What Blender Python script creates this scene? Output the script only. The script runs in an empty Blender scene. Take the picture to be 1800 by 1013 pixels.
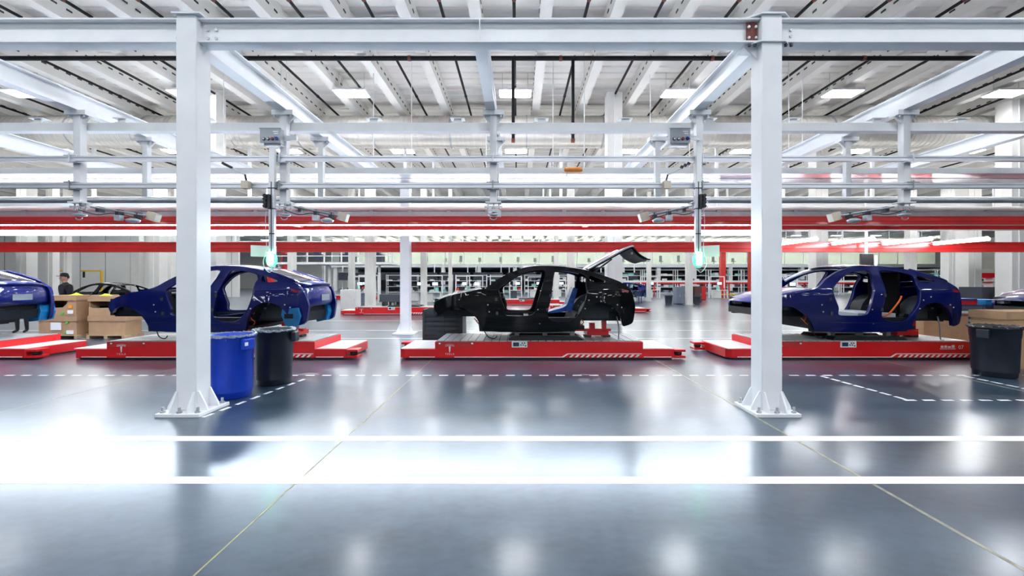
import bpy, bmesh, math, random
from mathutils import Vector, Matrix
from mathutils.geometry import delaunay_2d_cdt

random.seed(7)
C = bpy.context.scene.collection
SC = bpy.context.scene
PI = math.pi

# ------------------------------------------------------------------ camera, world, exposure
F_PX, VX, VY, CAM_H = 741.0, 910.0, 495.0, 1.70      # focal length in pixels of a 1800 wide frame, vanishing point, eye height
cam_d = bpy.data.cameras.new('camera')
cam_d.sensor_width = 36.0
cam_d.lens = 36.0 * F_PX / 1800.0
cam_d.shift_x = -(VX - 900.0) / 1800.0
cam_d.shift_y = -(506.5 - VY) / 1800.0
cam_d.clip_end = 400
cam = bpy.data.objects.new('camera', cam_d)
cam.location = (0, 0, CAM_H)
cam.rotation_euler = (PI / 2, 0, 0)
C.objects.link(cam)
SC.camera = cam

world = bpy.data.worlds.new('world')
SC.world = world
world.use_nodes = True
bg = world.node_tree.nodes['Background']
bg.inputs[0].default_value = (0.86, 0.93, 1.0, 1)
bg.inputs[1].default_value = 0.8
LAMP = 28.0          # ceiling panels
STRIP = 23.0         # linear work lights over the line
vs = SC.view_settings
vs.view_transform = 'Standard'
vs.look = 'None'
vs.exposure = 1.45
vs.gamma = 1.0
vs.use_curve_mapping = False
cy = SC.cycles
cy.max_bounces = 6
cy.diffuse_bounces = 3
cy.glossy_bounces = 3
cy.transmission_bounces = 6
cy.transparent_max_bounces = 8
cy.caustics_reflective = False
cy.caustics_refractive = False
cy.sample_clamp_indirect = 8.0
cy.use_denoising = True

# ------------------------------------------------------------------ materials
def mat(name, col, rough=0.5, metal=0.0, coat=0.0, var=0.06, scale=6.0, bump=0.0, bscale=60.0, emit=None, estr=0.0, spec=0.5, rvar=0.0,
        stretch=None, trans=0.0, alpha=1.0):
    m = bpy.data.materials.new(name)
    m.use_nodes = True
    nt = m.node_tree
    b = nt.nodes['Principled BSDF']
    b.inputs['Roughness'].default_value = rough
    b.inputs['Metallic'].default_value = metal
    b.inputs['Coat Weight'].default_value = coat
    b.inputs['Coat Roughness'].default_value = 0.04
    b.inputs['Specular IOR Level'].default_value = spec
    b.inputs['Transmission Weight'].default_value = trans
    b.inputs['Alpha'].default_value = alpha
    c = (col[0], col[1], col[2], 1)
    b.inputs['Base Color'].default_value = c
    tc = nt.nodes.new('ShaderNodeTexCoord')
    src = tc.outputs['Object']
    if stretch:
        mp = nt.nodes.new('ShaderNodeMapping')
        mp.inputs['Scale'].default_value = stretch
        nt.links.new(src, mp.inputs['Vector'])
        src = mp.outputs['Vector']
    if var > 0:
        n = nt.nodes.new('ShaderNodeTexNoise')
        n.inputs['Scale'].default_value = scale
        n.inputs['Detail'].default_value = 4
        nt.links.new(src, n.inputs['Vector'])
        r = nt.nodes.new('ShaderNodeValToRGB')
        r.color_ramp.elements[0].position = 0.3
        r.color_ramp.elements[1].position = 0.7
        r.color_ramp.elements[0].color = (col[0] * (1 - var), col[1] * (1 - var), col[2] * (1 - var), 1)
        r.color_ramp.elements[1].color = (min(1, col[0] * (1 + var)), min(1, col[1] * (1 + var)), min(1, col[2] * (1 + var)), 1)
        nt.links.new(n.outputs['Fac'], r.inputs['Fac'])
        nt.links.new(r.outputs['Color'], b.inputs['Base Color'])
        if rvar > 0:
            mr = nt.nodes.new('ShaderNodeMapRange')
            mr.inputs['To Min'].default_value = max(0.02, rough - rvar)
            mr.inputs['To Max'].default_value = rough + rvar
            nt.links.new(n.outputs['Fac'], mr.inputs['Value'])
            nt.links.new(mr.outputs['Result'], b.inputs['Roughness'])
    if bump > 0:
        n2 = nt.nodes.new('ShaderNodeTexNoise')
        n2.inputs['Scale'].default_value = bscale
        nt.links.new(src, n2.inputs['Vector'])
        bm_ = nt.nodes.new('ShaderNodeBump')
        bm_.inputs['Strength'].default_value = bump
        bm_.inputs['Distance'].default_value = 0.01
        nt.links.new(n2.outputs['Fac'], bm_.inputs['Height'])
        nt.links.new(bm_.outputs['Normal'], b.inputs['Normal'])
    if emit:
        b.inputs['Emission Color'].default_value = (emit[0], emit[1], emit[2], 1)
        b.inputs['Emission Strength'].default_value = estr
    return m

M = {}
M['steel_white'] = mat('white_painted_steel', (0.88, 0.90, 0.93), 0.30, var=0.03, scale=3)
M['frame_white'] = mat('white_frame_paint', (0.86, 0.87, 0.88), 0.4, var=0.03, scale=3)
M['rail_alu'] = mat('anodised_rail', (0.72, 0.75, 0.80), 0.3, metal=0.35, var=0.04, scale=4, stretch=(0.3, 4, 4))
M['alu'] = mat('aluminium', (0.68, 0.71, 0.75), 0.28, metal=0.85, var=0.05)
M['grey_metal'] = mat('grey_metal', (0.36, 0.38, 0.41), 0.4, metal=0.4, var=0.08)
M['galv'] = mat('galvanised_steel', (0.55, 0.57, 0.60), 0.4, metal=0.7, var=0.12, scale=25)
M['dark_metal'] = mat('dark_metal', (0.05, 0.055, 0.065), 0.45, metal=0.3, var=0.15)
M['black_pipe'] = mat('black_pipe', (0.007, 0.007, 0.009), 0.6, spec=0.25, var=0.2)
M['rust'] = mat('rust_primer', (0.17, 0.045, 0.035), 0.7, var=0.25, scale=30)
M['pipe_red'] = mat('red_pipe_fitting', (0.35, 0.05, 0.04), 0.5, var=0.15)
M['ceil'] = mat('ceiling_paint', (0.84, 0.82, 0.78), 0.8, var=0.03, scale=1.5)
M['rib'] = mat('ceiling_rib_paint', (0.86, 0.84, 0.80), 0.75, var=0.03, scale=1.5)
M['duct'] = mat('spiral_duct_steel', (0.58, 0.56, 0.52), 0.42, metal=0.45, var=0.08, scale=3, bump=0.25, bscale=3, stretch=(8, 0.2, 0.2))
M['wall'] = mat('white_wall_panel', (0.86, 0.86, 0.84), 0.6, var=0.03, scale=0.6)
M['column_cream'] = mat('cream_column_paint', (0.80, 0.79, 0.76), 0.55, var=0.03, scale=2)
M['red_beam'] = mat('red_beam_paint', (0.60, 0.024, 0.022), 0.33, coat=0.15, var=0.08, scale=3)
M['agv_red'] = mat('red_carrier_paint', (0.80, 0.008, 0.012), 0.35, coat=0.2, var=0.05, scale=3)
M['deck'] = mat('carrier_deck_metal', (0.62, 0.62, 0.63), 0.42, metal=0.3, var=0.08, scale=9, bump=0.15, bscale=150)
M['agv_pale'] = mat('carrier_pale_top', (0.80, 0.79, 0.78), 0.45, var=0.05)
M['flange'] = mat('seam_sealer', (0.06, 0.07, 0.09), 0.25, metal=0.3, coat=0.8, var=0.1)
M['print_white'] = mat('white_print', (0.90, 0.90, 0.90), 0.5, var=0.02)
M['paint_blue'] = mat('deep_blue_car_paint', (0.002, 0.007, 0.110), 0.35, metal=0.0, coat=0.6, spec=0.08, var=0.08, scale=2)
M['paint_black'] = mat('black_car_paint', (0.002, 0.0025, 0.004), 0.35, coat=0.5, spec=0.06, var=0.1, scale=2)
M['inner_dark'] = mat('dark_underbody', (0.007, 0.011, 0.017), 0.5, spec=0.25, var=0.3, scale=12)
M['liner'] = mat('wheel_arch_liner', (0.03, 0.038, 0.045), 0.65, var=0.25, scale=20, bump=0.3)
M['headliner'] = mat('pale_headliner', (0.55, 0.58, 0.62), 0.7, var=0.04)
M['glass_dark'] = mat('tinted_glass', (0.02, 0.02, 0.026), 0.05, coat=0.6, var=0.0)
M['tail_red'] = mat('tail_light_red', (0.30, 0.005, 0.012), 0.15, coat=0.8, var=0.05)
M['film_teal'] = mat('teal_protective_film', (0.01, 0.17, 0.42), 0.3, var=0.2, scale=5)
M['film_blue'] = mat('blue_seat_film', (0.02, 0.09, 0.40), 0.25, var=0.3, scale=9)
M['seat_dark'] = mat('dark_seat_fabric', (0.003, 0.003, 0.004), 0.9, spec=0.1, var=0.2)
M['plate_grey'] = mat('plate_recess', (0.17, 0.20, 0.23), 0.6, var=0.05)
M['cable_orange'] = mat('orange_cable', (0.75, 0.12, 0.02), 0.45, var=0.1)
M['cable_black'] = mat('black_cable', (0.01, 0.01, 0.012), 0.5, var=0.1)
M['pad_black'] = mat('black_support_pad', (0.012, 0.014, 0.018), 0.45, var=0.15)
M['can_blue'] = mat('blue_bin_plastic', (0.005, 0.05, 0.52), 0.42, var=0.06)
M['can_black'] = mat('black_bin_plastic', (0.012, 0.016, 0.024), 0.38, var=0.12)
M['liner_film'] = mat('clear_bin_liner', (0.22, 0.27, 0.33), 0.2, var=0.2, scale=40, bump=0.6, bscale=30)
M['liner_black'] = mat('black_bin_liner', (0.02, 0.022, 0.026), 0.22, var=0.2, scale=40, bump=0.8, bscale=25)
M['card'] = mat('cardboard', (0.42, 0.26, 0.145), 0.85, var=0.08, scale=5, bump=0.1)
M['card_dark'] = mat('cardboard_inside', (0.26, 0.155, 0.085), 0.9, var=0.08, scale=5)
M['paper'] = mat('white_paper', (0.86, 0.86, 0.88), 0.7, var=0.02)
M['wood'] = mat('pallet_wood', (0.42, 0.30, 0.18), 0.8, var=0.2, scale=8)
M['sticker_green'] = mat('green_sticker', (0.10, 0.65, 0.08), 0.6, var=0.05)
M['sticker_orange'] = mat('orange_sticker', (0.85, 0.35, 0.03), 0.6, var=0.05)
M['cloth_black'] = mat('black_clothing', (0.012, 0.013, 0.018), 0.9, var=0.3, scale=8, bump=0.2, bscale=20)
M['skin'] = mat('skin', (0.50, 0.27, 0.19), 0.55, var=0.06)
M['yellow'] = mat('safety_yellow', (0.85, 0.50, 0.03), 0.5, var=0.05)
M['hi_vis'] = mat('hi_vis_yellow', (0.75, 0.85, 0.03), 0.6, var=0.05)
M['joint'] = mat('floor_joint_sealant', (0.36, 0.34, 0.16), 0.6, var=0.25, scale=14)
M['joint_pale'] = mat('pale_floor_joint', (0.30, 0.30, 0.23), 0.6, var=0.3, scale=10)
M['line_white'] = mat('white_floor_tape', (0.88, 0.89, 0.92), 0.45, var=0.03)
M['orange'] = mat('orange_paint', (0.72, 0.26, 0.06), 0.45, var=0.12, scale=12)
M['beige'] = mat('beige_plastic', (0.68, 0.60, 0.48), 0.5, var=0.06)
M['panel_grey'] = mat('control_box_grey', (0.40, 0.43, 0.47), 0.45, metal=0.2, var=0.05)
M['button_white'] = mat('button_white', (0.85, 0.85, 0.85), 0.35, var=0.0)
M['button_red'] = mat('button_red', (0.7, 0.03, 0.03), 0.35, var=0.0)
M['button_blue'] = mat('switch_blue', (0.02, 0.05, 0.30), 0.35, var=0.0)
M['black_plastic'] = mat('black_plastic', (0.012, 0.012, 0.015), 0.4, var=0.1)
M['screen'] = mat('dark_screen', (0.03, 0.06, 0.12), 0.15, var=0.05)
M['crate_dark'] = mat('dark_plastic_crate', (0.02, 0.026, 0.036), 0.5, var=0.15)
M['bin_grey'] = mat('charcoal_bin', (0.07, 0.08, 0.10), 0.6, var=0.1)
M['cab_white'] = mat('white_cabinet', (0.80, 0.80, 0.79), 0.5, var=0.03)
M['cab_blue'] = mat('grey_blue_cabinet', (0.20, 0.24, 0.33), 0.5, var=0.05)
M['cab_brown'] = mat('brown_cabinet', (0.11, 0.05, 0.045), 0.5, var=0.1)
M['navy'] = mat('navy_paint', (0.02, 0.05, 0.15), 0.5, var=0.1)
M['far_dark'] = mat('dark_far_machinery', (0.03, 0.035, 0.05), 0.6, var=0.4, scale=1.2)
M['teal_item'] = mat('teal_plastic', (0.25, 0.60, 0.55), 0.5, var=0.1)
M['office_glass'] = mat('office_glass', (0.62, 0.72, 0.66), 0.12, var=0.05, alpha=0.30)
M['office_wall'] = mat('office_back_wall', (0.72, 0.80, 0.68), 0.8, var=0.05, scale=0.4)
M['cool_white'] = (0.93, 0.97, 1.0)
M['lamp'] = mat('lamp_diffuser', (0.9, 0.9, 0.9), 0.5, var=0.0, emit=(0.94, 0.97, 1.0), estr=LAMP)
M['strip'] = mat('work_light_diffuser', (0.9, 0.9, 0.9), 0.5, var=0.0, emit=(0.74, 0.87, 1.0), estr=STRIP)
M['added_roof_fill'] = mat('added_roof_fill_diffuser', (0.9, 0.9, 0.9), 0.5, var=0.0, emit=(1.0, 0.97, 0.92), estr=6.0)  # glow for the strips added to lift the roof brightness
M['tube_lamp'] = mat('tube_light_glass', (0.9, 0.9, 0.9), 0.5, var=0.0, emit=(0.95, 0.97, 1.0), estr=16.0)
M['office_lamp'] = mat('office_lamp', (0.9, 0.9, 0.9), 0.5, var=0.0, emit=(1.0, 0.98, 0.9), estr=8.0)
M['green_lamp'] = mat('green_signal_lamp', (0.1, 0.8, 0.4), 0.3, var=0.0, emit=(0.04, 1.0, 0.34), estr=1.2)
M['green_core'] = mat('green_signal_core', (0.6, 0.9, 0.7), 0.3, var=0.0, emit=(0.22, 1.0, 0.52), estr=5.0)
M['monitor'] = mat('monitor_screen', (0.3, 0.4, 0.6), 0.3, var=0.0, emit=(0.5, 0.7, 1.0), estr=1.2)

for k_ in ('monitor', 'office_lamp', 'green_lamp', 'green_core'):
    M[k_].cycles.emission_sampling = 'NONE'
# polished concrete floor
def floor_material():
    m = bpy.data.materials.new('polished_concrete')
    m.use_nodes = True
    nt = m.node_tree
    b = nt.nodes['Principled BSDF']
    tc = nt.nodes.new('ShaderNodeTexCoord')
    mp = nt.nodes.new('ShaderNodeMapping')
    mp.inputs['Scale'].default_value = (0.55, 0.9, 1)
    nt.links.new(tc.outputs['Object'], mp.inputs['Vector'])
    n1 = nt.nodes.new('ShaderNodeTexNoise'); n1.inputs['Scale'].default_value = 0.9; n1.inputs['Detail'].default_value = 8; n1.inputs['Roughness'].default_value = 0.62
    n2 = nt.nodes.new('ShaderNodeTexNoise'); n2.inputs['Scale'].default_value = 14; n2.inputs['Detail'].default_value = 6
    nt.links.new(mp.outputs['Vector'], n1.inputs['Vector'])
    nt.links.new(mp.outputs['Vector'], n2.inputs['Vector'])
    mx = nt.nodes.new('ShaderNodeMath'); mx.operation = 'MULTIPLY_ADD'
    mx.inputs[1].default_value = 0.25
    nt.links.new(n2.outputs['Fac'], mx.inputs[0])
    nt.links.new(n1.outputs['Fac'], mx.inputs[2])
    r = nt.nodes.new('ShaderNodeValToRGB')
    r.color_ramp.elements[0].position = 0.34; r.color_ramp.elements[0].color = (0.0, 0.004, 0.012, 1)
    r.color_ramp.elements[1].position = 0.92; r.color_ramp.elements[1].color = (0.070, 0.120, 0.182, 1)
    nt.links.new(mx.outputs[0], r.inputs['Fac'])
    nt.links.new(r.outputs['Color'], b.inputs['Base Color'])
    mr = nt.nodes.new('ShaderNodeMapRange')
    mr.inputs['From Min'].default_value = 0.1; mr.inputs['From Max'].default_value = 0.9
    mr.inputs['To Min'].default_value = 0.278; mr.inputs['To Max'].default_value = 0.32
    nt.links.new(n1.outputs['Fac'], mr.inputs['Value'])
    nt.links.new(mr.outputs['Result'], b.inputs['Roughness'])
    b.inputs['Specular IOR Level'].default_value = 0.5
    b.inputs['Coat Weight'].default_value = 0.45
    b.inputs['Coat Roughness'].default_value = 0.17
    return m
M['floor'] = floor_material()
M['canopy'] = mat('glossy_canopy_panel', (0.62, 0.66, 0.72), 0.16, coat=0.6, var=0.02, scale=2)

# ------------------------------------------------------------------ mesh helpers
class MB:
    def __init__(s):
        s.v = []; s.f = []; s.sm = []
    def add(s, vs_, fs_, smooth=False):
        o = len(s.v)
        s.v += [tuple(p) for p in vs_]
        for f in fs_:
            s.f.append(tuple(i + o for i in f)); s.sm.append(smooth)
        return s
    def box(s, x0, x1, y0, y1, z0, z1):
        return s.add([(x0, y0, z0), (x1, y0, z0), (x1, y1, z0), (x0, y1, z0), (x0, y0, z1), (x1, y0, z1), (x1, y1, z1), (x0, y1, z1)],
                     [(3, 2, 1, 0), (4, 5, 6, 7), (0, 1, 5, 4), (1, 2, 6, 5), (2, 3, 7, 6), (3, 0, 4, 7)])
    def cbox(s, cx, cy_, cz, sx, sy, sz, rz=0.0, ry=0.0, rx=0.0):
        m = Matrix.Translation((cx, cy_, cz)) @ Matrix.Rotation(rz, 4, 'Z') @ Matrix.Rotation(ry, 4, 'Y') @ Matrix.Rotation(rx, 4, 'X')
        pts = [m @ Vector((a * sx / 2, b * sy / 2, c * sz / 2)) for c in (-1, 1) for (a, b) in ((-1, -1), (1, -1), (1, 1), (-1, 1))]
        return s.add(pts, [(3, 2, 1, 0), (4, 5, 6, 7), (0, 1, 5, 4), (1, 2, 6, 5), (2, 3, 7, 6), (3, 0, 4, 7)])
    def prism(s, poly, axis, a0, a1):
        # poly: 2-D points; axis 'x' -> (y,z), 'y' -> (x,z), 'z' -> (x,y)
        def p3(p, a):
            return {'x': (a, p[0], p[1]), 'y': (p[0], a, p[1]), 'z': (p[0], p[1], a)}[axis]
        n = len(poly)
        vs_ = [p3(p, a0) for p in poly] + [p3(p, a1) for p in poly]
        fs_ = [tuple(range(n))[::-1], tuple(range(n, 2 * n))] + [(i, (i + 1) % n, n + (i + 1) % n, n + i) for i in range(n)]
        return s.add(vs_, fs_)
    def tube(s, pts, r, n=10, cap=True):
        pts = [Vector(p) for p in pts]
        rr = r if isinstance(r, (list, tuple)) else [r] * len(pts)
        vs_ = []; fs_ = []
        prev = None
        for i, p in enumerate(pts):
            d = (pts[min(i + 1, len(pts) - 1)] - pts[max(i - 1, 0)])
            d = d.normalized() if d.length > 1e-9 else Vector((0, 0, 1))
            if prev is None:
                a = d.orthogonal().normalized()
            else:
                a = (prev - d * prev.dot(d))
                a = a.normalized() if a.length > 1e-6 else d.orthogonal().normalized()
            prev = a
            b = d.cross(a)
            for k in range(n):
                t = 2 * PI * k / n
                vs_.append(p + (a * math.cos(t) + b * math.sin(t)) * rr[i])
        for i in range(len(pts) - 1):
            for k in range(n):
                fs_.append((i * n + k, i * n + (k + 1) % n, (i + 1) * n + (k + 1) % n, (i + 1) * n + k))
        s.add(vs_, fs_, True)
        if cap:
            L = len(pts) - 1
            s.add(vs_[:n], [tuple(range(n))[::-1]]); s.add(vs_[L * n:], [tuple(range(n))])
        return s
    def lathe(s, prof, cx, cy_, n=24, cap_bottom=True, cap_top=False):
        vs_ = []; fs_ = []
        for (r, z) in prof:
            for k in range(n):
                t = 2 * PI * k / n
                vs_.append((cx + r * math.cos(t), cy_ + r * math.sin(t), z))
        for i in range(len(prof) - 1):
            for k in range(n):
                fs_.append((i * n + k, i * n + (k + 1) % n, (i + 1) * n + (k + 1) % n, (i + 1) * n + k))
        s.add(vs_, fs_, True)
        if cap_bottom: s.add(vs_[:n], [tuple(range(n))[::-1]])
        if cap_top: s.add(vs_[-n:], [tuple(range(n))])
        return s
    def ibeam(s, axis, a0, a1, c, z0, z1, w, tf=0.022, tw=0.014):
        h = w / 2; t = tw / 2
        poly = [(c - h, z0), (c + h, z0), (c + h, z0 + tf), (c + t, z0 + tf), (c + t, z1 - tf), (c + h, z1 - tf), (c + h, z1), (c - h, z1),
                (c - h, z1 - tf), (c - t, z1 - tf), (c - t, z0 + tf), (c - h, z0 + tf)]
        return s.prism(poly, axis, a0, a1)
    def build(s, name, material, parent=None, bevel=0.0, base=None):
        off = Vector((0, 0, 0))
        p = parent
        while p is not None:
            off += p.location; p = p.parent
        if base is not None and parent is None:
            off = Vector(base)
        me = bpy.data.meshes.new(name)
        me.from_pydata([(x - off.x, y - off.y, z - off.z) for (x, y, z) in s.v], [], s.f)
        me.polygons.foreach_set('use_smooth', s.sm)
        me.materials.append(M[material] if isinstance(material, str) else material)
        bm_ = bmesh.new(); bm_.from_mesh(me)
        bmesh.ops.recalc_face_normals(bm_, faces=bm_.faces)
        bm_.to_mesh(me); bm_.free()
        me.update()
        o = bpy.data.objects.new(name, me)
        C.objects.link(o)
        if parent is not None: o.parent = parent
        elif base is not None: o.location = off
        if bevel > 0:
            bv = o.modifiers.new('bevel', 'BEVEL'); bv.width = bevel; bv.segments = 2; bv.limit_method = 'ANGLE'; bv.angle_limit = 0.9
            bv.harden_normals = False
        return o

def tag(o, label, cat, group=None, kind=None):
    o['label'] = label
    if cat: o['category'] = cat
    if group: o['group'] = group
    if kind: o['kind'] = kind
    return o
def thing(name, label, cat, loc, group=None, kind=None):
    o = bpy.data.objects.new(name, None)
    o.empty_display_size = 0.1
    o.location = loc
    C.objects.link(o)
    return tag(o, label, cat, group, kind)
def struct(o, label):
    o['kind'] = 'structure'; o['label'] = label
    return o
def piece(me, name, loc, parent, rot=None):
    o = bpy.data.objects.new(name, me)
    C.objects.link(o); o.location = loc
    if rot: o.rotation_euler = rot
    o.parent = parent
    return o
def mesh_of(mb, name, material):
    o = mb.build(name, material)
    me = o.data
    bpy.data.objects.remove(o)
    return me
def copy_tree(o, parent=None, dloc=None):
    c = o.copy(); C.objects.link(c)
    if parent is not None: c.parent = parent
    if dloc is not None: c.location = o.location + Vector(dloc)
    for ch in list(o.children): copy_tree(ch, c)
    return c
def at(px, py, d):
    return Vector(((px - VX) * d / F_PX, d, CAM_H - (py - VY) * d / F_PX))
def text_part(body, name, x, y, z, size, material, parent, extrude=0.001, align='CENTER'):
    cu = bpy.data.curves.new(name, 'FONT')
    cu.body = body; cu.size = size; cu.extrude = extrude; cu.align_x = align; cu.align_y = 'CENTER'
    cu.materials.append(M[material])
    tmp = bpy.data.objects.new(name, cu)
    me = bpy.data.meshes.new_from_object(tmp)
    me.name = name
    bpy.data.objects.remove(tmp)
    if not me.materials: me.materials.append(M[material])
    o = bpy.data.objects.new(name, me)
    C.objects.link(o)
    off = Vector((0, 0, 0)); p = parent
    while p is not None:
        off += p.location; p = p.parent
    o.location = Vector((x, y, z)) - off
    o.rotation_euler = (PI / 2, 0, 0)
    o.parent = parent
    return o
ORD = ['leftmost', 'second', 'third', 'fourth', 'fifth', 'sixth', 'seventh', 'eighth', 'ninth', 'tenth', 'eleventh', 'twelfth', 'thirteenth',
       'fourteenth', 'fifteenth', 'sixteenth', 'seventeenth', 'eighteenth', 'nineteenth', 'twentieth']
def nth(i, n):
    return 'leftmost' if i == 0 else ('rightmost' if i == n - 1 else ORD[i] + ' from left')

# ------------------------------------------------------------------ the setting: floor, ceiling, walls
floor = struct(MB().box(-90, 90, -45, 102, -0.2, 0.0).build('floor', 'floor'), 'polished blue grey concrete factory floor')
MB().box(-90, 90, 4.49, 4.63, 0.0, 0.0015).build('floor_line', 'line_white', floor)
MB().box(-90, 90, 3.54, 3.67, 0.0, 0.0015).build('floor_line', 'line_white', floor)
MB().box(-30, 30, 12.55, 12.60, 0.0, 0.0015).build('floor_line', 'line_white', floor)
MB().box(-30, 30, 14.6, 14.66, 0.0, 0.0015).build('floor_line', 'line_white', floor)
MB().box(-30, 30, 18.2, 18.27, 0.0, 0.0015).build('floor_line', 'line_white', floor)
MB().box(-1.876, -1.864, -9, 102, 0.0, 0.0012).build('floor_joint', 'joint', floor)
MB().box(2.965, 2.995, -9, 102, 0.0, 0.0012).build('floor_joint', 'joint_pale', floor)
MB().box(-6.726, -6.714, -9, 102, 0.0, 0.0012).build('floor_joint', 'joint_pale', floor)
MB().box(7.82, 7.84, -9, 102, 0.0, 0.0012).build('floor_joint', 'joint_pale', floor)
dash = mesh_of(MB().box(-0.08, 0.08, -0.028, 0.028, 0, 0.0015), 'floor_dash', 'line_white')
x = -10.4
while x < 9.6:
    piece(dash, 'floor_dash', (x, 7.63, 0), floor); x += 0.302
x = 5.61
while x < 9.0:
    piece(dash, 'floor_dash', (x, 6.03, 0), floor); x += 0.27
def dash_line(x0, y0, x1, y1, step):
    n = max(1, int(math.hypot(x1 - x0, y1 - y0) / step))
    a = math.atan2(y1 - y0, x1 - x0)
    for i in range(n + 1):
        t = i / n
        piece(dash, 'floor_dash', (x0 + (x1 - x0) * t, y0 + (y1 - y0) * t, 0), floor, (0, 0, a))
dash_line(5.46, 7.5, 5.58, 6.15, 0.225)
dash_line(8.03, 7.5, 8.04, 6.2, 0.20)
dash_line(-3.93, 5.35, -3.72, 7.25, 0.24)

CEIL_Z = 10.05
cm = MB()
prof = []
y = -45.0
while y < 101.5:
    prof += [(y, CEIL_Z), (y + 0.30, CEIL_Z), (y + 0.34, CEIL_Z - 0.045), (y + 0.46, CEIL_Z - 0.045), (y + 0.50, CEIL_Z)]
    y += 0.5
n = len(prof)
cm.add([(-90, a, b) for a, b in prof] + [(90, a, b) for a, b in prof], [(i, i + 1, n + i + 1, n + i) for i in range(n - 1)])
cm.box(-90, 90, -45, 102, CEIL_Z + 0.05, CEIL_Z + 0.2)
ceiling = struct(cm.build('ceiling', 'ceil'), 'off white ribbed metal roof deck')
rib_me = mesh_of(MB().prism([(-0.17, 0.0), (0.17, 0.0), (0.15, 0.70), (-0.15, 0.70)], 'y', -44.9, 101.8), 'ceiling_rib', 'rib')
slots = MB()
y = 9.0
while y < 30:
    slots.box(-0.178, -0.162, y, y + 0.16, 0.30, 0.35); slots.box(0.162, 0.178, y, y + 0.16, 0.30, 0.35); y += 0.42
slot_me = mesh_of(slots, 'slot_row', 'dark_metal')
for k in range(-34, 35):
    X = 0.81 + 2.03 * k
    r_ = piece(rib_me, 'ceiling_rib', (X, 0, 9.36), ceiling)
    if abs(X) < 24:
        s_ = piece(slot_me, 'slot_row', (0, 0, 0), r_); s_['kind'] = 'stuff'

struct(MB().box(-90, 90, 101.8, 102.2, 0, 10.2).build('wall_back', 'wall'), 'distant white back wall of the hall')
struct(MB().box(90, 90.3, -45, 102, 0, 10.2).build('wall_right', 'wall'), 'white side wall on the right')
wl = struct(MB().box(-90.3, -90, -45, 102, 0, 10.2).build('wall_left', 'wall'), 'white side wall on the left')
struct(MB().box(-90, 90, -45.3, -45, 0, 10.2).build('wall_front', 'wall'), 'white wall behind the viewer')
# partition wall at the far left with panel joints
pw = struct(MB().box(-75.9, -30.5, 46.0, 46.3, 0, 7.4).build('wall_partition', 'wall'), 'white panelled partition wall beyond the cardboard boxes')
for i in range(12):
    MB().box(-61.5 + 2.75 * i, -61.45 + 2.75 * i, 45.97, 46.0, 0, 7.4).build('wall_joint', 'grey_metal', pw)
for i in range(4):
    X = -58 + i * 8.2
    MB().box(X, X + 0.9, 45.3, 45.97, 0, 8.6).build('wall_pilaster', 'column_cream', pw)

# ------------------------------------------------------------------ ceiling light panels
lamp_rows = [16.7 + 7.4 * j for j in range(-7, 10)]
def make_lamp(x, y, label, group, rods):
    t = thing('ceiling_light', label, 'light', (x, y, 9.12), group)
    b = MB().box(x - 0.63, x + 0.63, y - 0.34, y + 0.34, 9.15, 9.22).build('housing', 'frame_white', t)
    MB().box(x - 0.60, x + 0.60, y - 0.31, y + 0.31, 9.12, 9.15).build('diffuser', 'lamp', t)
    if rods:
        for dx in (-0.5, 0.5):
            MB().tube([(x + dx, y, 9.22), (x + dx, y, 10.0)], 0.008, 5).build('hanger_rod', 'galv', t)
    return t
row_word = {7: 'nearest visible row', 8: 'second row below the round duct', 9: 'third row', 10: 'fourth row', 11: 'fifth row', 12: 'sixth row',
            13: 'seventh row', 14: 'eighth row', 15: 'ninth row', 16: 'farthest row'}
protos = {}
for j, y in enumerate(lamp_rows):
    lim = min(64.0, abs(y) * 1.26 + 4)
    xs = [6.48 * k - 0.1 for k in range(-10, 11) if abs(6.48 * k - 0.1) < max(lim, 21)]
    for i, X in enumerate(xs):
        if j in row_word:
            lab = 'white ceiling light panel, %s in the %s' % (nth(i, len(xs)), row_word[j])
        else:
            lab = 'white ceiling light panel overhead, out of the picture'
        rods = j in (7, 8, 9)
        if rods not in protos:
            protos[rods] = make_lamp(X, y, lab, 'ceiling light panels', rods)
        else:
            c = copy_tree(protos[rods]); c.location = (X, y, 9.12); c['label'] = lab
            c['group'] = 'ceiling light panels'

# ------------------------------------------------------------------ sprinkler pipework
def pipework(label, ymain, y0, y1, ks, z=9.22, tips=False, drops=()):
    t = thing('sprinkler_pipework', label, 'pipes', (0, ymain, z))
    MB().tube([(-34, ymain, z), (34, ymain, z)], 0.075, 10).build('main_pipe', 'black_pipe', t)
    X = -3.7
    while X < 20 and ymain < 20:
        MB().tube([(X, ymain, z), (X + 0.10, ymain, z)], 0.088, 10).build('coupling', 'rust', t)
        X += 5.1
    for k in ks:
        X = -0.1 + 2.02 * k
        br = MB().tube([(X, y0, z + 0.06), (X, y1, z + 0.06)], 0.045, 8).build('branch_pipe', 'black_pipe', t)
        if tips:
            MB().tube([(X, y1 - 0.9, z + 0.06), (X, y1 - 0.75, z + 0.06)], 0.062, 8).build('coupling', 'rust', br)
        else:
            ym = (y0 + y1) / 2
            MB().tube([(X, ym, z + 0.06), (X, ym + 0.1, z + 0.06)], 0.058, 8).build('coupling', 'black_pipe', br)
    for (X, z1) in drops:
        dp = MB().tube([(X, ymain, z), (X, ymain, z1)], 0.055, 8).build('drop_pipe', 'black_pipe', t)
        MB().tube([(X, ymain, z1 + 0.42), (X, ymain, z1 + 0.22)], 0.085, 8).build('fitting', 'pipe_red', dp)
        MB().tube([(X - 0.06, ymain, z1), (X + 0.06, ymain, z1)], 0.08, 8).build('end_cap', 'rust', dp)
    return t
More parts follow.
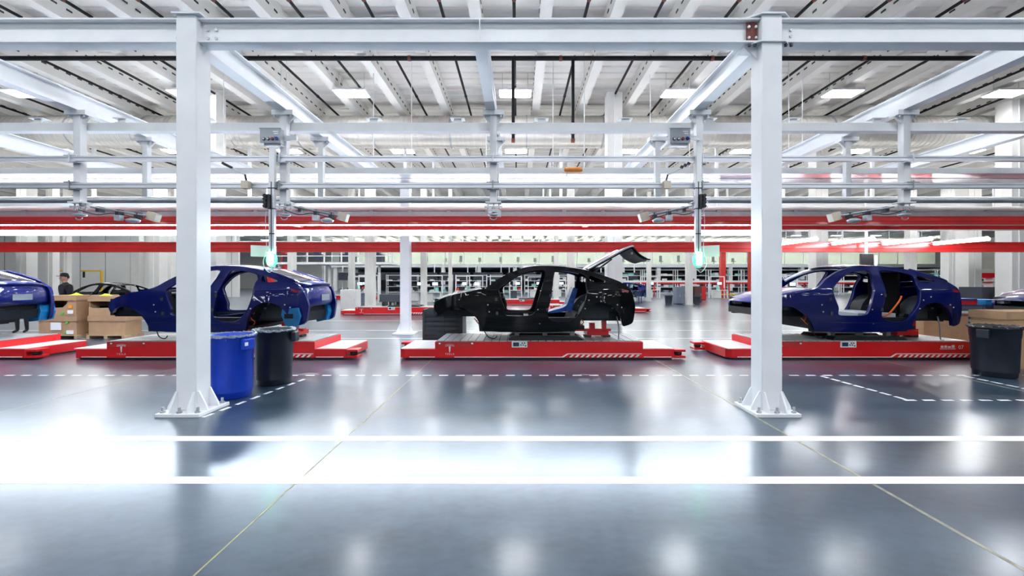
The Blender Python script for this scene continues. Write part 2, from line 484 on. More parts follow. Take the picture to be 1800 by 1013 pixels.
pipework('black sprinkler pipes under the roof, running into depth behind the front beam', 14.2, 14.2, 20.2, range(-13, 14), drops=((-0.15, 6.45), (1.86, 6.45)))
pipework('black sprinkler pipes ending in rusty couplings above the front beam', 6.0, 6.0, 12.1, range(-9, 10), tips=True)
pipework('black sprinkler pipes seen below the round duct', 23.6, 22.4, 28.5, range(-14, 15))

# ------------------------------------------------------------------ round duct across the hall
dt = thing('spiral_duct', 'large round ribbed metal air duct crossing the hall under the roof', 'duct', (0, 19.2, 8.5))
MB().tube([(-34, 19.2, 8.5), (34, 19.2, 8.5)], 0.70, 28).build('duct_body', 'duct', dt)
seam = mesh_of(MB().tube([(-0.03, 0, 0), (0.03, 0, 0)], 0.725, 28), 'duct_seam', 'grey_metal')
rib2 = mesh_of(MB().tube([(-0.012, 0, 0), (0.012, 0, 0)], 0.712, 24), 'duct_rib', 'duct')
for i in range(-8, 9):
    piece(seam, 'duct_seam', (i * 3.4 + 0.4, 0, 0), dt)
for i in range(-120, 121):
    piece(rib2, 'duct_rib', (i * 0.22, 0, 0), dt)

# thin hanger rods between roof and steel frame
hr = [(-5.3, 15.5), (-3.9, 15.5), (-10.6, 15.2), (-1.2, 16.0), (1.3, 15.5), (2.4, 15.2), (4.9, 15.6), (9.9, 15.4), (10.4, 15.4), (-8.7, 15.5), (-8.5, 15.5), (6.6, 16.2)]
for i, (X, y) in enumerate(sorted(hr)):
    tag(MB().tube([(X, y, 5.4), (X, y, 10.04)], 0.014, 6).build('hanger_rod', 'frame_white', base=(X, y, 5.4)),
        'thin white vertical hanger rod under the roof, %s' % nth(i, len(hr)), 'rod', 'hanger rods under the roof')

# ------------------------------------------------------------------ building columns
def building_column(px0, px1, d, h, label, ztop=9.36, material='column_cream', name='building_column'):
    a, b = (px0 - VX) * d / F_PX, (px1 - VX) * d / F_PX
    w = b - a
    t = thing(name, label, 'column', ((a + b) / 2, d + w / 2, 0), 'hall columns')
    MB().box(a, b, d, d + w, 0.03, ztop).build('shaft', material, t, bevel=0.01)
    MB().box(a - w * .25, b + w * .25, d - w * .25, d + w * 1.25, 0, 0.03).build('base_plate', material, t)
    MB().box(a + w * .42, a + w * .47, d - 0.04, d, 0.03, ztop).build('conduit', 'frame_white', t)
    return t
bc = [(1068, 1094, 17.0, 'tall cream column behind the black car tailgate'),
      (1779, 1806, 17.7, 'tall cream column at the right edge of the picture'),
      (355, 380, 17.0, 'tall cream column hidden behind the left front steel column'),
      (641, 656, 27.4, 'cream column right of the white cabinet'),
      (612, 621, 31.0, 'slim cream column behind the white cabinet'),
      (739, 749, 28.0, 'slim cream column right of the steel column near dark crate'),
      (998, 1010, 26.0, 'cream column seen through the rear door opening of black car'),
      (974, 982, 40.0, 'thin far column seen through the black car rear opening, left'),
      (1435, 1456, 21.7, 'cream column seen through the front door opening of right blue car'),
      (1208, 1218, 30.7, 'slim white column beside the grey blue cabinet'),
      (1138, 1145, 36.0, 'thin white column beside the navy parts rack'),
      (1668, 1683, 33.0, 'cream column just right of the right blue car tail'),
      (1685, 1699, 34.0, 'second cream column right of the right blue car tail'),
      (1703, 1726, 28.5, 'wide cream column behind the red and blue bins'),
      (80, 92, 30.0, 'pale column behind the worker in a cap'),
      (28, 46, 28.0, 'pale wide column above the leftmost blue car'),
      (110, 118, 34.0, 'slim pale column right of the worker in a cap'),
      (262, 280, 32.0, 'pale column left of the front steel column'),
      (282, 300, 36.0, 'pale column touching the left front steel column'),
      (505, 516, 33.0, 'cream column left of the blue car rear window'),
      (788, 794, 33.0, 'thin grey column above the black car bonnet'),
      (565, 570, 40.0, 'thin white far column above blue car tail'),
      (1600, 1612, 34.0, 'cream column above the rear of right blue car')]
for (a, b, d, lab) in bc:
    building_column(a, b, d, 9.36, lab)

# ------------------------------------------------------------------ front steel frame
COLS = [-4.25, 3.26]
CY0, CY1 = 5.40, 5.662
def stud(mb, x, y, z, r=0.016, h=0.07):
    mb.tube([(x, y, z), (x, y, z + 0.022)], r * 1.9, 6)
    mb.tube([(x, y, z + 0.022), (x, y, z + h)], r, 8)
for ci, Xc in enumerate(COLS):
    lab = ['white square steel column beside the blue and black bins', 'white square steel column in front of the right blue car'][ci]
    t = thing('steel_column', lab, 'column', (Xc, 5.53, 0))
    MB().box(Xc - .131, Xc + .131, CY0, CY1, 0.045, 5.12).build('shaft', 'steel_white', t, bevel=0.012)
    bp = MB().box(Xc - .28, Xc + .28, 5.25, 5.81, 0.0, 0.045).build('base_plate', 'steel_white', t, bevel=0.006)
    for (dx, dy) in ((-.22, -.22), (.22, -.22), (-.22, .22), (.22, .22), (0.0, -.235)):
        b = MB(); stud(b, Xc + dx, 5.53 + dy, 0.045); b.build('anchor_bolt', 'galv', bp)
    g = [(0, 0), (.13, 0), (.12, .05), (.02, .24), (0, .24)]
    for dx in (-.131 + .012, .131 - .012 - .02):
        MB().prism([(CY0 - p[0], .045 + p[1]) for p in g], 'x', Xc + dx, Xc + dx + .02).build('gusset', 'steel_white', t)
        MB().prism([(CY1 + p[0], .045 + p[1]) for p in g], 'x', Xc + dx, Xc + dx + .02).build('gusset', 'steel_white', t)
    for dy in (CY0 + .02, CY1 - .04):
        MB().prism([(Xc - .131 - p[0], .045 + p[1]) for p in g], 'y', dy, dy + .02).build('gusset', 'steel_white', t)
        MB().prism([(Xc + .131 + p[0], .045 + p[1]) for p in g], 'y', dy, dy + .02).build('gusset', 'steel_white', t)
    if ci == 0:
        MB().box(Xc - .165, Xc + .20, CY0 - .035, CY1 + .06, 5.12, 5.14).build('cap_plate', 'steel_white', t)
    else:
        hexp = lambda s_: [(Xc - .15 * s_, CY0 - .03), (Xc + .15 * s_, CY0 - .03), (Xc + .30 * s_, CY0 + .10), (Xc + .30 * s_, CY1 + .06), (Xc - .30 * s_, CY1 + .06), (Xc - .30 * s_, CY0 + .10)]
        MB().prism(hexp(1.0), 'z', 5.12, 5.14).build('cap_plate', 'steel_white', t)
        MB().prism(hexp(1.0), 'z', 4.765, 4.785).build('stiffener_plate', 'steel_white', t)
        sp = MB().box(Xc - .29, Xc - .15, 5.47, 5.482, 4.80, 5.06).build('splice_plate', 'rust', t)
        for bx_ in (-.265, -.175):
            for bz in (4.86, 5.0):
                b = MB(); b.tube([(Xc + bx_, 5.47, bz), (Xc + bx_, 5.45, bz)], 0.018, 6); b.build('bolt', 'frame_white', sp)
        MB().prism([(Xc - .30, 4.765), (Xc - .131, 4.60), (Xc - .131, 4.765)], 'y', 5.50, 5.52).build('bracket', 'steel_white', t)
        for bx_ in (-.27, -.2):
            b = MB(); b.tube([(Xc + bx_, 5.44, 4.765), (Xc + bx_, 5.44, 4.735)], 0.02, 6); b.build('bolt', 'dark_metal', t)
        for bx_ in (.2, .27):
            b = MB(); b.tube([(Xc + bx_, 5.44, 4.765), (Xc + bx_, 5.44, 4.735)], 0.02, 6); b.build('bolt', 'dark_metal', t)
segs = [(-15.0, -4.25 - .131, 'white front crossbeam running out of the picture at left'),
        (-4.25 + .131, 3.26 - .131, 'long white front crossbeam between the two front columns'),
        (3.26 + .131, 15.0, 'white front crossbeam running out of the picture at right')]
for i, (a, b, lab) in enumerate(segs):
    t = thing('steel_beam', lab, 'beam', (a, 5.53, 4.785), 'front crossbeams')
    MB().ibeam('x', a, b, 5.53, 4.785, 5.10, 0.20, 0.022, 0.05).build('i_section', 'steel_white', t)
    if i == 1:
        MB().box(-.497, -.483, 5.43, 5.50, 4.807, 5.078).build('web_stiffener', 'steel_white', t)
    bl = {0: [(b - .05, 4.87), (b - .05, 4.98)], 1: [(a + .08, 4.87), (a + .08, 4.98), (a + .19, 4.87), (a + .19, 4.98)], 2: [(a + .17, 4.9), (a + .17, 4.98)]}[i]
    for (bx_, bz) in bl:
        m_ = MB(); m_.tube([(bx_, 5.505, bz), (bx_, 5.485, bz)], 0.02, 6); m_.build('bolt', 'galv', t)
YB = [-11.76, -8.0, -4.25, -0.49, 3.26, 7.02, 10.78]
for i, X in enumerate(YB):
    y0 = 5.665 if X in COLS else 5.632
    t = thing('steel_beam', 'white steel beam running into depth below the roof, %s' % nth(i, len(YB)), 'beam', (X, y0, 4.785), 'depth beams')
    MB().ibeam('y', y0, 13.55, X, 4.785, 5.10, 0.17 if i == 3 else 0.20, 0.022, 0.05).build('i_section', 'steel_white', t)
    MB().box(X - .11, X + .11, y0, y0 + .012, 4.80, 5.09).build('end_plate', 'steel_white', t)
# second frame row
t = thing('steel_column', 'white square steel column standing left of the black car nose', 'column', (-3.65, 13.75, 0))
MB().box(-3.80, -3.50, 13.6, 13.9, 0.04, 5.05).build('shaft', 'steel_white', t, bevel=0.01)
MB().box(-4.0, -3.3, 13.4, 14.1, 0, 0.04).build('base_plate', 'steel_white', t)
for s_ in (-1, 1):
    MB().prism([(-3.65 + s_ * .15, .04), (-3.65 + s_ * .29, .04), (-3.65 + s_ * .17, .32), (-3.65 + s_ * .15, .32)], 'y', 13.62, 13.65).build('gusset', 'steel_white', t)
tag(MB().ibeam('x', -16, 16, 13.75, 5.06, 5.36, 0.2, 0.022, 0.05).build('steel_beam', 'steel_white', base=(0, 13.75, 5.06)), 'white rear crossbeam behind the glossy canopy', 'beam')

# hanging posts carrying the rails
def post(X, y, zb, w, label, rowname):
    t = thing('hanging_post', label, 'post', (X, y, zb), rowname)
    MB().box(X - w / 2, X + w / 2, y - w / 2, y + w / 2, zb, 4.70).build('post_tube', 'frame_white', t, bevel=0.004)
    br = MB().prism([(X - w / 2, 4.56), (X + w / 2, 4.56), (X + .17, 4.68), (X + .17, 4.70), (X - .17, 4.70), (X - .17, 4.68)], 'y', y - .02, y + .02).build('gusset_bracket', 'frame_white', t)
    pl = MB().box(X - .19, X + .19, y - .10, y + .10, 4.70, 4.785).build('top_plate', 'frame_white', t)
    for dx in (-.14, .14):
        m_ = MB(); m_.tube([(X + dx, y - .07, 4.70), (X + dx, y - .07, 4.66)], .016, 6); m_.build('bolt', 'galv', pl)
    return t
PX = [-7.95, -4.23, -0.44, 3.28, 7.02]
for i, X in enumerate(PX):
    post(X, 7.66, 3.14, 0.125, 'white hanging post of the near row, %s' % nth(i, 5), 'near hanging posts')
PX2 = [-7.98, -4.22, -0.46, 3.0, 7.08]
for i, X in enumerate(PX2):
    post(X, 9.07, 3.5, 0.11, 'slimmer white hanging post of the row behind, %s' % nth(i, 5), 'rear hanging posts')

# rails
t = thing('overhead_rail', 'broad white overhead rail just under the roof beams', 'rail', (0, 7.80, 4.46))
MB().box(-14, 14, 7.74, 7.86, 4.47, 4.62).build('rail_body', 'frame_white', t, bevel=0.006)
MB().box(-14, 14, 7.72, 7.88, 4.46, 4.475).build('rail_lip', 'frame_white', t)
for i in range(-8, 9):
    X = -2.66 + 1.55 * i + 1.55 * 1
    m_ = MB(); m_.box(X - .10, X + .10, 7.75, 7.85, 4.62, 4.635); m_.box(X - .07, X + .07, 7.78, 7.80, 4.635, 4.70); m_.box(X - .13, X + .13, 7.74, 7.90, 4.70, 4.712)
    m_.build('clamp_bracket', 'frame_white', t)
def alu_rail(label, y, z0, z1):
    t = thing('aluminium_rail', label, 'rail', (0, y, z0))
    h = z1 - z0
    poly = [(y - .04, z0), (y + .04, z0), (y + .04, z1), (y - .04, z1), (y - .04, z1 - h * .28), (y - .02, z1 - h * .36), (y - .02, z0 + h * .36), (y - .04, z0 + h * .28)]
    MB().prism(poly, 'x', -14, 14).build('rail_profile', 'rail_alu', t)
    for X in PX:
        m_ = MB(); m_.box(X - .11, X + .11, y - .055, y + .06, z1, z1 + .018); m_.box(X - .11, X + .11, y - .055, y + .06, z0 - .018, z0)
        m_.tube([(X, y - .06, z0 - .03), (X, y - .06, z1 + .04)], .012, 6)
        m_.build('rail_clamp', 'grey_metal' if z0 < 3.6 else 'rail_alu', t)
    return t
alu_rail('upper slotted aluminium rail on the near hanging posts', 7.53, 3.845, 3.935)
alu_rail('lower slotted aluminium rail on the near hanging posts', 7.53, 3.365, 3.455)
tag(MB().tube([(-15, 8.3, 3.29), (15, 8.3, 3.29)], 0.045, 12).build('conduit_tube', 'grey_metal', base=(0, 8.3, 3.29)), 'grey round tube below the aluminium rails', 'tube')
tag(MB().tube([(-15, 8.36, 3.36), (15, 8.36, 3.36)], 0.02, 8).build('conduit_tube', 'frame_white', base=(0, 8.36, 3.36)), 'thin white conduit on top of the grey tube', 'tube')

# glossy canopy
t = thing('canopy', 'long glossy white canopy panel hung above the car line', 'canopy', (0, 9.15, 4.06))
MB().box(-14, 14, 9.15, 9.20, 4.045, 4.17).build('fascia', 'frame_white', t, bevel=0.005)
MB().box(-14, 14, 10.12, 10.17, 4.045, 4.17).build('fascia', 'frame_white', t)
for i in range(8):
    a = -14 + 3.5 * i
    MB().box(a + .004, a + 3.496, 9.20, 9.645, 4.06, 4.08).build('canopy_panel', 'canopy', t)
    MB().box(a + .004, a + 3.496, 9.675, 10.12, 4.06, 4.08).build('canopy_panel', 'canopy', t)
MB().box(-14, 14, 9.645, 9.675, 4.05, 4.08).build('centre_strip', 'rail_alu', t)

# cable tray and pipe
t = thing('cable_tray', 'grey cable tray with a cream pipe above the red beams', 'cable tray', (0, 10.75, 3.30))
MB().box(-16, 16, 10.6, 10.9, 3.34, 3.46).build('tray', 'grey_metal', t)
MB().tube([(-16, 10.7, 3.54), (16, 10.7, 3.54)], 0.065, 12).build('pipe', 'column_cream', t)
for i in range(-16, 17):
    X = i * 0.97 + .2
    MB().cbox(X, 10.62, 3.475, .10, .06, .05).build('pipe_clip', 'grey_metal', t)

# red beams
def red_beam(label, y0, y1, z0, z1):
    h = z1 - z0
    t = thing('red_beam', label, 'beam', (0, y0, z0), 'red overhead beams')
    poly = [(y0 + .012, z0), (y1, z0), (y1, z1), (y0 + .02, z1), (y0, z1 - .02), (y0, z0 + h * .42), (y0 + .012, z0 + h * .36)]
    MB().prism(poly, 'x', -18, 18).build('beam_body', 'red_beam', t)
    MB().box(-18, 18, y0 - .012, y0 + .02, z0, z0 + h * .10).build('lower_lip', 'red_beam', t)
    return t
red_beam('bright red overhead beam nearest to the viewer', 9.30, 9.48, 2.955, 3.145)
red_beam('red overhead beam just above the white strip lights', 10.14, 10.32, 2.955, 3.12)
rb2 = red_beam('lower dark red beam above the car roofs', 13.90, 14.12, 2.675, 2.957)
MB().box(-18, 18, 13.885, 13.905, 2.94, 2.998).build('added_strip_blind', 'red_beam', rb2)  # lip added to hide the glowing strips behind it from the camera
for i, X in enumerate((-12.5, -5.2, 1.6, 8.9)):
    tag(MB().box(X - .06, X + .06, 9.49, 10.13, 3.0, 3.1).build('red_crosspiece', 'red_beam', base=(X, 9.5, 3.02)), 'short red crosspiece joining the upper red beams, %s' % nth(i, 4), 'beam', 'red crosspieces')

# strip lights along the line and the bare tubes on the right
n = 8
for i in range(n):
    a = -18.7 + 3.1 * i
    t = thing('strip_light', 'long white strip light under the red beam, %s' % nth(i, n), 'light', (a, 10.2, 2.83), 'strip lights over the car line')
    MB().box(a, a + 3.1, 10.14, 10.32, 2.928, 2.954).build('housing', 'frame_white', t)
    MB().box(a, a + 3.1, 10.30, 10.32, 2.822, 2.928).build('added_light_shield', 'frame_white', t)  # shield added to keep strip glow off the lower red beam
    MB().box(a + .003, a + 3.097, 10.15, 10.28, 2.83, 2.928).build('diffuser', 'strip', t)
for i in range(4):
    X = 8.66 + 1.66 * i
    t = thing('tube_light', 'bare white tube light pointing into depth at right, %s' % nth(i, 4), 'light', (X, 12.2, 2.9), 'tube lights above the right blue car')
    MB().tube([(X, 12.2, 2.93), (X, 13.8, 2.93)], 0.045, 10).build('tube', 'tube_lamp', t)
    MB().box(X - .05, X + .05, 12.25, 13.85, 2.98, 3.01).build('housing', 'frame_white', t)
    for y in (12.5, 13.6):
        MB().tube([(X, y, 3.01), (X, y, 3.34)], 0.008, 5).build('hanger', 'galv', t)
    MB().box(X - .04, X + .04, 13.8, 13.90, 2.90, 2.95).build('end_bracket', 'galv', t)

for i in range(8):  # added strips, out of sight, that give the canopy its bright reflection
    a = -24.8 + 4.1 * i
    t = thing('added_hidden_strip', 'added hidden strip light feeding the canopy reflection, %s' % nth(i, 8), 'light', (a, 14.0, 2.957), 'added hidden strips on the lower red beam')
    MB().box(a, a + 4.08, 13.95, 14.08, 2.957, 2.968).build('housing', 'frame_white', t)
    MB().box(a, a + 4.08, 13.95, 14.08, 2.968, 2.995).build('diffuser', 'strip', t)
t = thing('tube_hanger_rail', 'thin white rail carrying the tube lights at right', 'rail', (11, 12.5, 3.34))
MB().box(6.0, 16, 12.48, 12.52, 3.34, 3.38).build('rail', 'frame_white', t)
MB().box(6.0, 16, 13.58, 13.62, 3.34, 3.38).build('rail', 'frame_white', t)
for X in (6.5, 15.5):
    MB().box(X - .02, X + .02, 12.48, 13.75, 3.38, 3.42).build('cross_bar', 'frame_white', t)
    MB().box(X - .02, X + .02, 13.71, 13.75, 3.42, 5.06).build('hanger', 'frame_white', t)

# ------------------------------------------------------------------ car bodies
CAR_Y = 9.95
CAR_X0 = (762 - VX) * 9.05 / F_PX          # nose of the black car
def lerp_tab(tab, x):
    if x <= tab[0][0]: return tab[0][1]
    for (a, b), (c, d) in zip(tab, tab[1:]):
        if x <= c:
            t = (x - a) / (c - a); t = t * t * (3 - 2 * t) * .5 + t * .5
            return b + (d - b) * t
    return tab[-1][1]
HWV = [(0.55, .86), (0.72, .905), (0.95, .93), (1.25, .94), (1.46, .93), (1.54, .905), (1.62, .85), (1.80, .745), (1.95, .655), (2.08, .58)]
TAP = [(-0.2, .66), (0.0, .74), (0.25, .85), (0.6, .94), (1.1, .985), (1.8, 1.0), (3.0, 1.0), (3.6, .985), (3.95, .94), (4.2, .87), (4.45, .74)]
def half(u, v):
    h = lerp_tab(HWV, v) * lerp_tab(TAP, u)
    for (cu, amp) in ((0.46, .018), (3.56, .022)):               # flared wheel arches
        h += amp * math.exp(-((u - cu) / .42) ** 2 - ((v - 1.16) / .20) ** 2)
    return h
def uv(px, py):
    d = 9.05
    u = v = 0
    for _ in range(5):
        X = (px - VX) * d / F_PX
        u = X - CAR_X0
        v = CAM_H - (py - VY) * d / F_PX
        d = CAR_Y - half(u, v)
    return (u, v)
def z3(l): return [uv(680 + a / 4.6056, 420 + b / 4.6056) for a, b in l]
def z4(l): return [uv(940 + a / 4.6056, 420 + b / 4.6056) for a, b in l]
TOP_HOOD = z3([(385, 520), (430, 490), (520, 458), (640, 432), (780, 405)])
TOP_SCREEN = z3([(830, 380), (900, 325), (1000, 272), (1110, 235)])
TOP_ROOF = z3([(1170, 224), (1240, 218), (1400, 222), (1500, 235)]) + z4([(360, 243), (420, 255)])
TOP_TAIL = z4([(520, 285), (600, 312), (680, 342), (755, 383)])
REAR = z4([(790, 440), (806, 500), (815, 550), (806, 620), (795, 682), (750, 702), (712, 712)])
ARCH_R = z4([(702, 660), (672, 590), (620, 535), (545, 512), (475, 524), (425, 562), (390, 612), (366, 680), (350, 757)])
ARCH_F = [uv(a, b) for a, b in ((849, 584.5), (845, 573), (838, 560), (827, 549), (812, 541), (796, 538.5), (781, 542), (772, 551), (766, 549), (762, 540))]
OUTLINE = TOP_HOOD + TOP_SCREEN + TOP_ROOF + TOP_TAIL + REAR + ARCH_R + ARCH_F
DOOR_F = z3([(905, 412), (950, 370), (1060, 292), (1160, 260), (1250, 250), (1286, 258), (1282, 310), (1250, 420), (1216, 540), (1192, 608), (1160, 627),
             (970, 627), (945, 612), (952, 560), (930, 510), (915, 460)])
DOOR_R = z3([(1350, 275), (1372, 252), (1470, 258), (1570, 278), (1612, 298)]) + z4([(418, 320), (412, 370), (425, 440), (408, 520), (372, 595), (318, 655), (270, 678), (150, 672), (104, 640), (98, 600), (124, 500), (138, 400)])
QWIN = z4([(436, 292), (520, 318), (590, 345), (540, 352), (450, 352)])
def chaikin(p, n=2):
    for _ in range(n):
        q = []
        for i in range(len(p)):
            a, b = p[i], p[(i + 1) % len(p)]
            q.append((a[0] * .78 + b[0] * .22, a[1] * .78 + b[1] * .22)); q.append((a[0] * .22 + b[0] * .78, a[1] * .22 + b[1] * .78))
        p = q
    return p
def inside(p, poly):
    c = False; x, y = p
    j = len(poly) - 1
    for i in range(len(poly)):
        (xi, yi), (xj, yj) = poly[i], poly[j]
        if (yi > y) != (yj > y) and x < (xj - xi) * (y - yi) / (yj - yi) + xi: c = not c
        j = i
    return c
def seg_dist(p, poly):
    best = 9
    for i in range(len(poly)):
        a, b = poly[i], poly[(i + 1) % len(poly)]
        dx, dy = b[0] - a[0], b[1] - a[1]
        L = dx * dx + dy * dy
        t = 0 if L == 0 else max(0, min(1, ((p[0] - a[0]) * dx + (p[1] - a[1]) * dy) / L))
        best = min(best, math.hypot(p[0] - a[0] - dx * t, p[1] - a[1] - dy * t))
    return best
def sheet(outer, holes, grid=.07):
    loops = [chaikin(outer, 2)] + [chaikin(h, 2) for h in holes]
    pts = []; edges = []
    for lp in loops:
        o = len(pts)
        pts += [Vector(p) for p in lp]
        edges += [(o + i, o + (i + 1) % len(lp)) for i in range(len(lp))]
    us = [p[0] for p in loops[0]]; vs_ = [p[1] for p in loops[0]]
    a = min(us)
    while a < max(us):
        b = min(vs_)
        while b < max(vs_):
            if inside((a, b), loops[0]) and not any(inside((a, b), h) for h in loops[1:]) and min(seg_dist((a, b), l) for l in loops) > grid * .45:
                pts.append(Vector((a, b)))
            b += grid
        a += grid
    r = delaunay_2d_cdt(pts, edges, [], 0, 1e-6)
    V = [(p.x, p.y) for p in r[0]]
    Fs = []
    for f in r[2]:
        c = (sum(V[i][0] for i in f) / len(f), sum(V[i][1] for i in f) / len(f))
        if inside(c, loops[0]) and not any(inside(c, h) for h in loops[1:]): Fs.append(tuple(f))
    return V, Fs
SHEET = sheet(OUTLINE, [DOOR_F, DOOR_R, QWIN])
def thick_sheet(V, Fs, side, thick):
    # two skins and a rim; side -1 is the near side
    mb = MB()
    n = len(V)
    outer = [(u, CAR_Y + side * half(u, v), v) for u, v in V]
    inner = [(u, CAR_Y + side * (half(u, v) - thick), v) for u, v in V]
    mb.add(outer, Fs, True)
    mb.add(inner, [f[::-1] for f in Fs], True)
    cnt = {}
    for f in Fs:
        for i in range(len(f)):
            e = (f[i], f[(i + 1) % len(f)])
            cnt[tuple(sorted(e))] = cnt.get(tuple(sorted(e)), 0) + 1
    rim = [e for e, c in cnt.items() if c == 1]
    ids = {}
    rv = []; rf = []
    for a, b in rim:
        for k in (a, b):
            if k not in ids:
                ids[k] = len(rv); rv += [outer[k], inner[k]]
        rf.append((ids[a], ids[b], ids[b] + 1, ids[a] + 1))
    mb.add(rv, rf, True)
    return mb
def loft(uvs, crown, bulge, shrink=.02, nlat=14, dz=0.0, power=2, ends=(0, 0)):
    mb = MB(); vs_ = []
    for i, (u, v) in enumerate(uvs):
        h = half(u, v) - shrink
        cr = crown[i] if isinstance(crown, (list, tuple)) else crown
        bl = bulge[i] if isinstance(bulge, (list, tuple)) else bulge
        for k in range(nlat + 1):
            s = -1 + 2 * k / nlat
            w = 1 - abs(s) ** power
            vs_.append((u + bl * w, CAR_Y + s * h, v + cr * w + dz))
    m = nlat + 1
    fs_ = [(i * m + k, i * m + k + 1, (i + 1) * m + k + 1, (i + 1) * m + k) for i in range(len(uvs) - 1) for k in range(nlat)]
    mb.add(vs_, fs_, True)
    return mb
def densify(p, n=4):
    out = []
    for i in range(len(p) - 1):
        p0 = p[max(i - 1, 0)]; p1 = p[i]; p2 = p[i + 1]; p3 = p[min(i + 2, len(p) - 1)]
        for k in range(n):
            t = k / n
            out.append(tuple(.5 * ((2 * b) + (c - a) * t + (2 * a - 5 * b + 4 * c - d) * t * t + (3 * b - a - 3 * c + d) * t ** 3) for a, b, c, d in zip(p0, p1, p2, p3)))
    out.append(p[-1])
    return out
def shell(o, t):
    md = o.modifiers.new('thickness', 'SOLIDIFY'); md.thickness = t; md.offset = -1
    return o
SHEET_SIDE = {}
def make_car(label, paint, tailgate='closed', film=False, cables=True, rear_fill=None, seats=True, group='car bodies on the line'):
    t = thing('car_body', label, 'car body', (CAR_X0, CAR_Y, 0.40), group)
    # every child is written in car coordinates (u from the nose, CAR_Y in the middle) and shifted to the nose
    def B(mb, name, material, parent=None, smooth=False):
        mb.v = [(x + CAR_X0, y, z) for (x, y, z) in mb.v]
        return mb.build(name, material, parent or t)
    for side in (-1, 1):
        o = B(thick_sheet(SHEET[0], SHEET[1], side, .075), 'body_side', paint)
        o.data.set_sharp_from_angle(angle=0.9)
    for side in (-1, 1):
        for nm, lp in (('door_frame_flange', DOOR_F), ('door_frame_flange', DOOR_R)):
            q = chaikin(lp, 2); q = q + q[:1]
            fm = MB(); fm.tube([(u, CAR_Y + side * (half(u, v) - .004), v) for u, v in q], .013, 6, cap=False); B(fm, nm, paint)
        for (u, v) in ((DOOR_F[0][0] - .05, 1.32), (DOOR_F[0][0] - .03, 1.02), (DOOR_R[-1][0] - .03, 1.40), (DOOR_R[-1][0] - .10, 1.10)):
            hg = MB(); hg.cbox(u, CAR_Y + side * (half(u, v) + .006), v, .05, .03, .07); B(hg, 'door_hinge', 'flange')
        cr = MB(); cr.tube([(u, CAR_Y + side * (half(u, .80) - .004), .80 + .01 * math.sin(u)) for u in [1.1 + .1 * k for k in range(20)]], .016, 6); B(cr, 'sill_crease', paint)
        sh = MB(); us = [3.28 + .07 * k for k in range(12)]
        sh.tube([(u, CAR_Y + side * (half(u, 1.50 + .03 * (u - 3.28)) - .006), 1.50 + .03 * (u - 3.28)) for u in us], .013, 6); B(sh, 'shoulder_crease', paint)
        for (u, v) in ((3.33, 1.30), (3.50, 1.37), (3.95, 1.20), (4.05, 1.14), (3.25, 1.12), (1.20, 1.05), (1.17, 1.2), (2.28, .80), (2.24, 1.1), (2.30, 1.5)):
            bt = MB(); bt.tube([(u, CAR_Y + side * (half(u, v) - .01), v), (u, CAR_Y + side * (half(u, v) + .008), v)], .014, 8); B(bt, 'fixing_stud', 'rail_alu')
    # bonnet
    hood = densify([(TOP_HOOD[0][0] - .01, TOP_HOOD[0][1] + .005)] + TOP_HOOD[1:], 4)
    nh = len(hood)
    o = shell(B(loft(hood, [.012 + .012 * min(1, i / nh * 2) for i in range(nh)], -.16, .015), 'bonnet', paint), .02)
    # roof with pale lining, front header
    rf = densify(TOP_SCREEN[-1:] + TOP_ROOF, 3)
    shell(B(loft(rf, .045, [-.10 + .16 * (i / (len(rf) - 1)) for i in range(len(rf))], .03), 'roof_panel', paint), .02)
    B(loft(rf, .02, [-.09 + .14 * (i / (len(rf) - 1)) for i in range(len(rf))], .08, dz=-.045), 'headliner', 'headliner')
    for s in (1,):
        rr = densify(TOP_SCREEN[1:] + TOP_ROOF, 2)
        ir = MB(); ir.tube([(u, CAR_Y + s * (half(u, v) - .10), v - .035) for u, v in rr], .035, 8); B(ir, 'inner_roof_rail', 'headliner')
    # cowl, firewall, floor, sills, bulkhead
    uc, vc = TOP_HOOD[-1]
    cw = MB(); cw.box(uc - .02, uc + .20, CAR_Y - .76, CAR_Y + .76, vc - .14, vc - .03); B(cw, 'cowl_panel', 'inner_dark')
    fw = MB(); fw.box(uc - .04, uc + .02, CAR_Y - .80, CAR_Y + .80, .72, vc - .05); B(fw, 'firewall', 'inner_dark')
    dsh = MB(); dsh.tube([(uc + .24, CAR_Y - .78, 1.42), (uc + .24, CAR_Y + .78, 1.42)], .045, 10); dsh.box(uc + .16, uc + .30, CAR_Y - .80, CAR_Y - .70, 1.30, 1.50)
    dsh.box(uc + .2, uc + .42, CAR_Y - .5, CAR_Y - .2, 1.32, 1.44)
    B(dsh, 'dash_beam', 'inner_dark')
    fl = MB(); fl.box(uc, 3.25, CAR_Y - .84, CAR_Y + .84, .66, .74)
    for s in (-1, 1): fl.box(uc + .05, 3.05, CAR_Y + s * .80 - .07, CAR_Y + s * .80 + .07, .62, .92)
    B(fl, 'floor_pan', 'inner_dark')
    tn = MB(); tn.box(1.25, 3.0, CAR_Y - .14, CAR_Y + .14, .74, .84); B(tn, 'floor_tunnel', 'inner_dark')
    xm = MB(); xm.box(1.95, 2.06, CAR_Y - .72, CAR_Y + .72, .74, .90); B(xm, 'cross_member', paint)
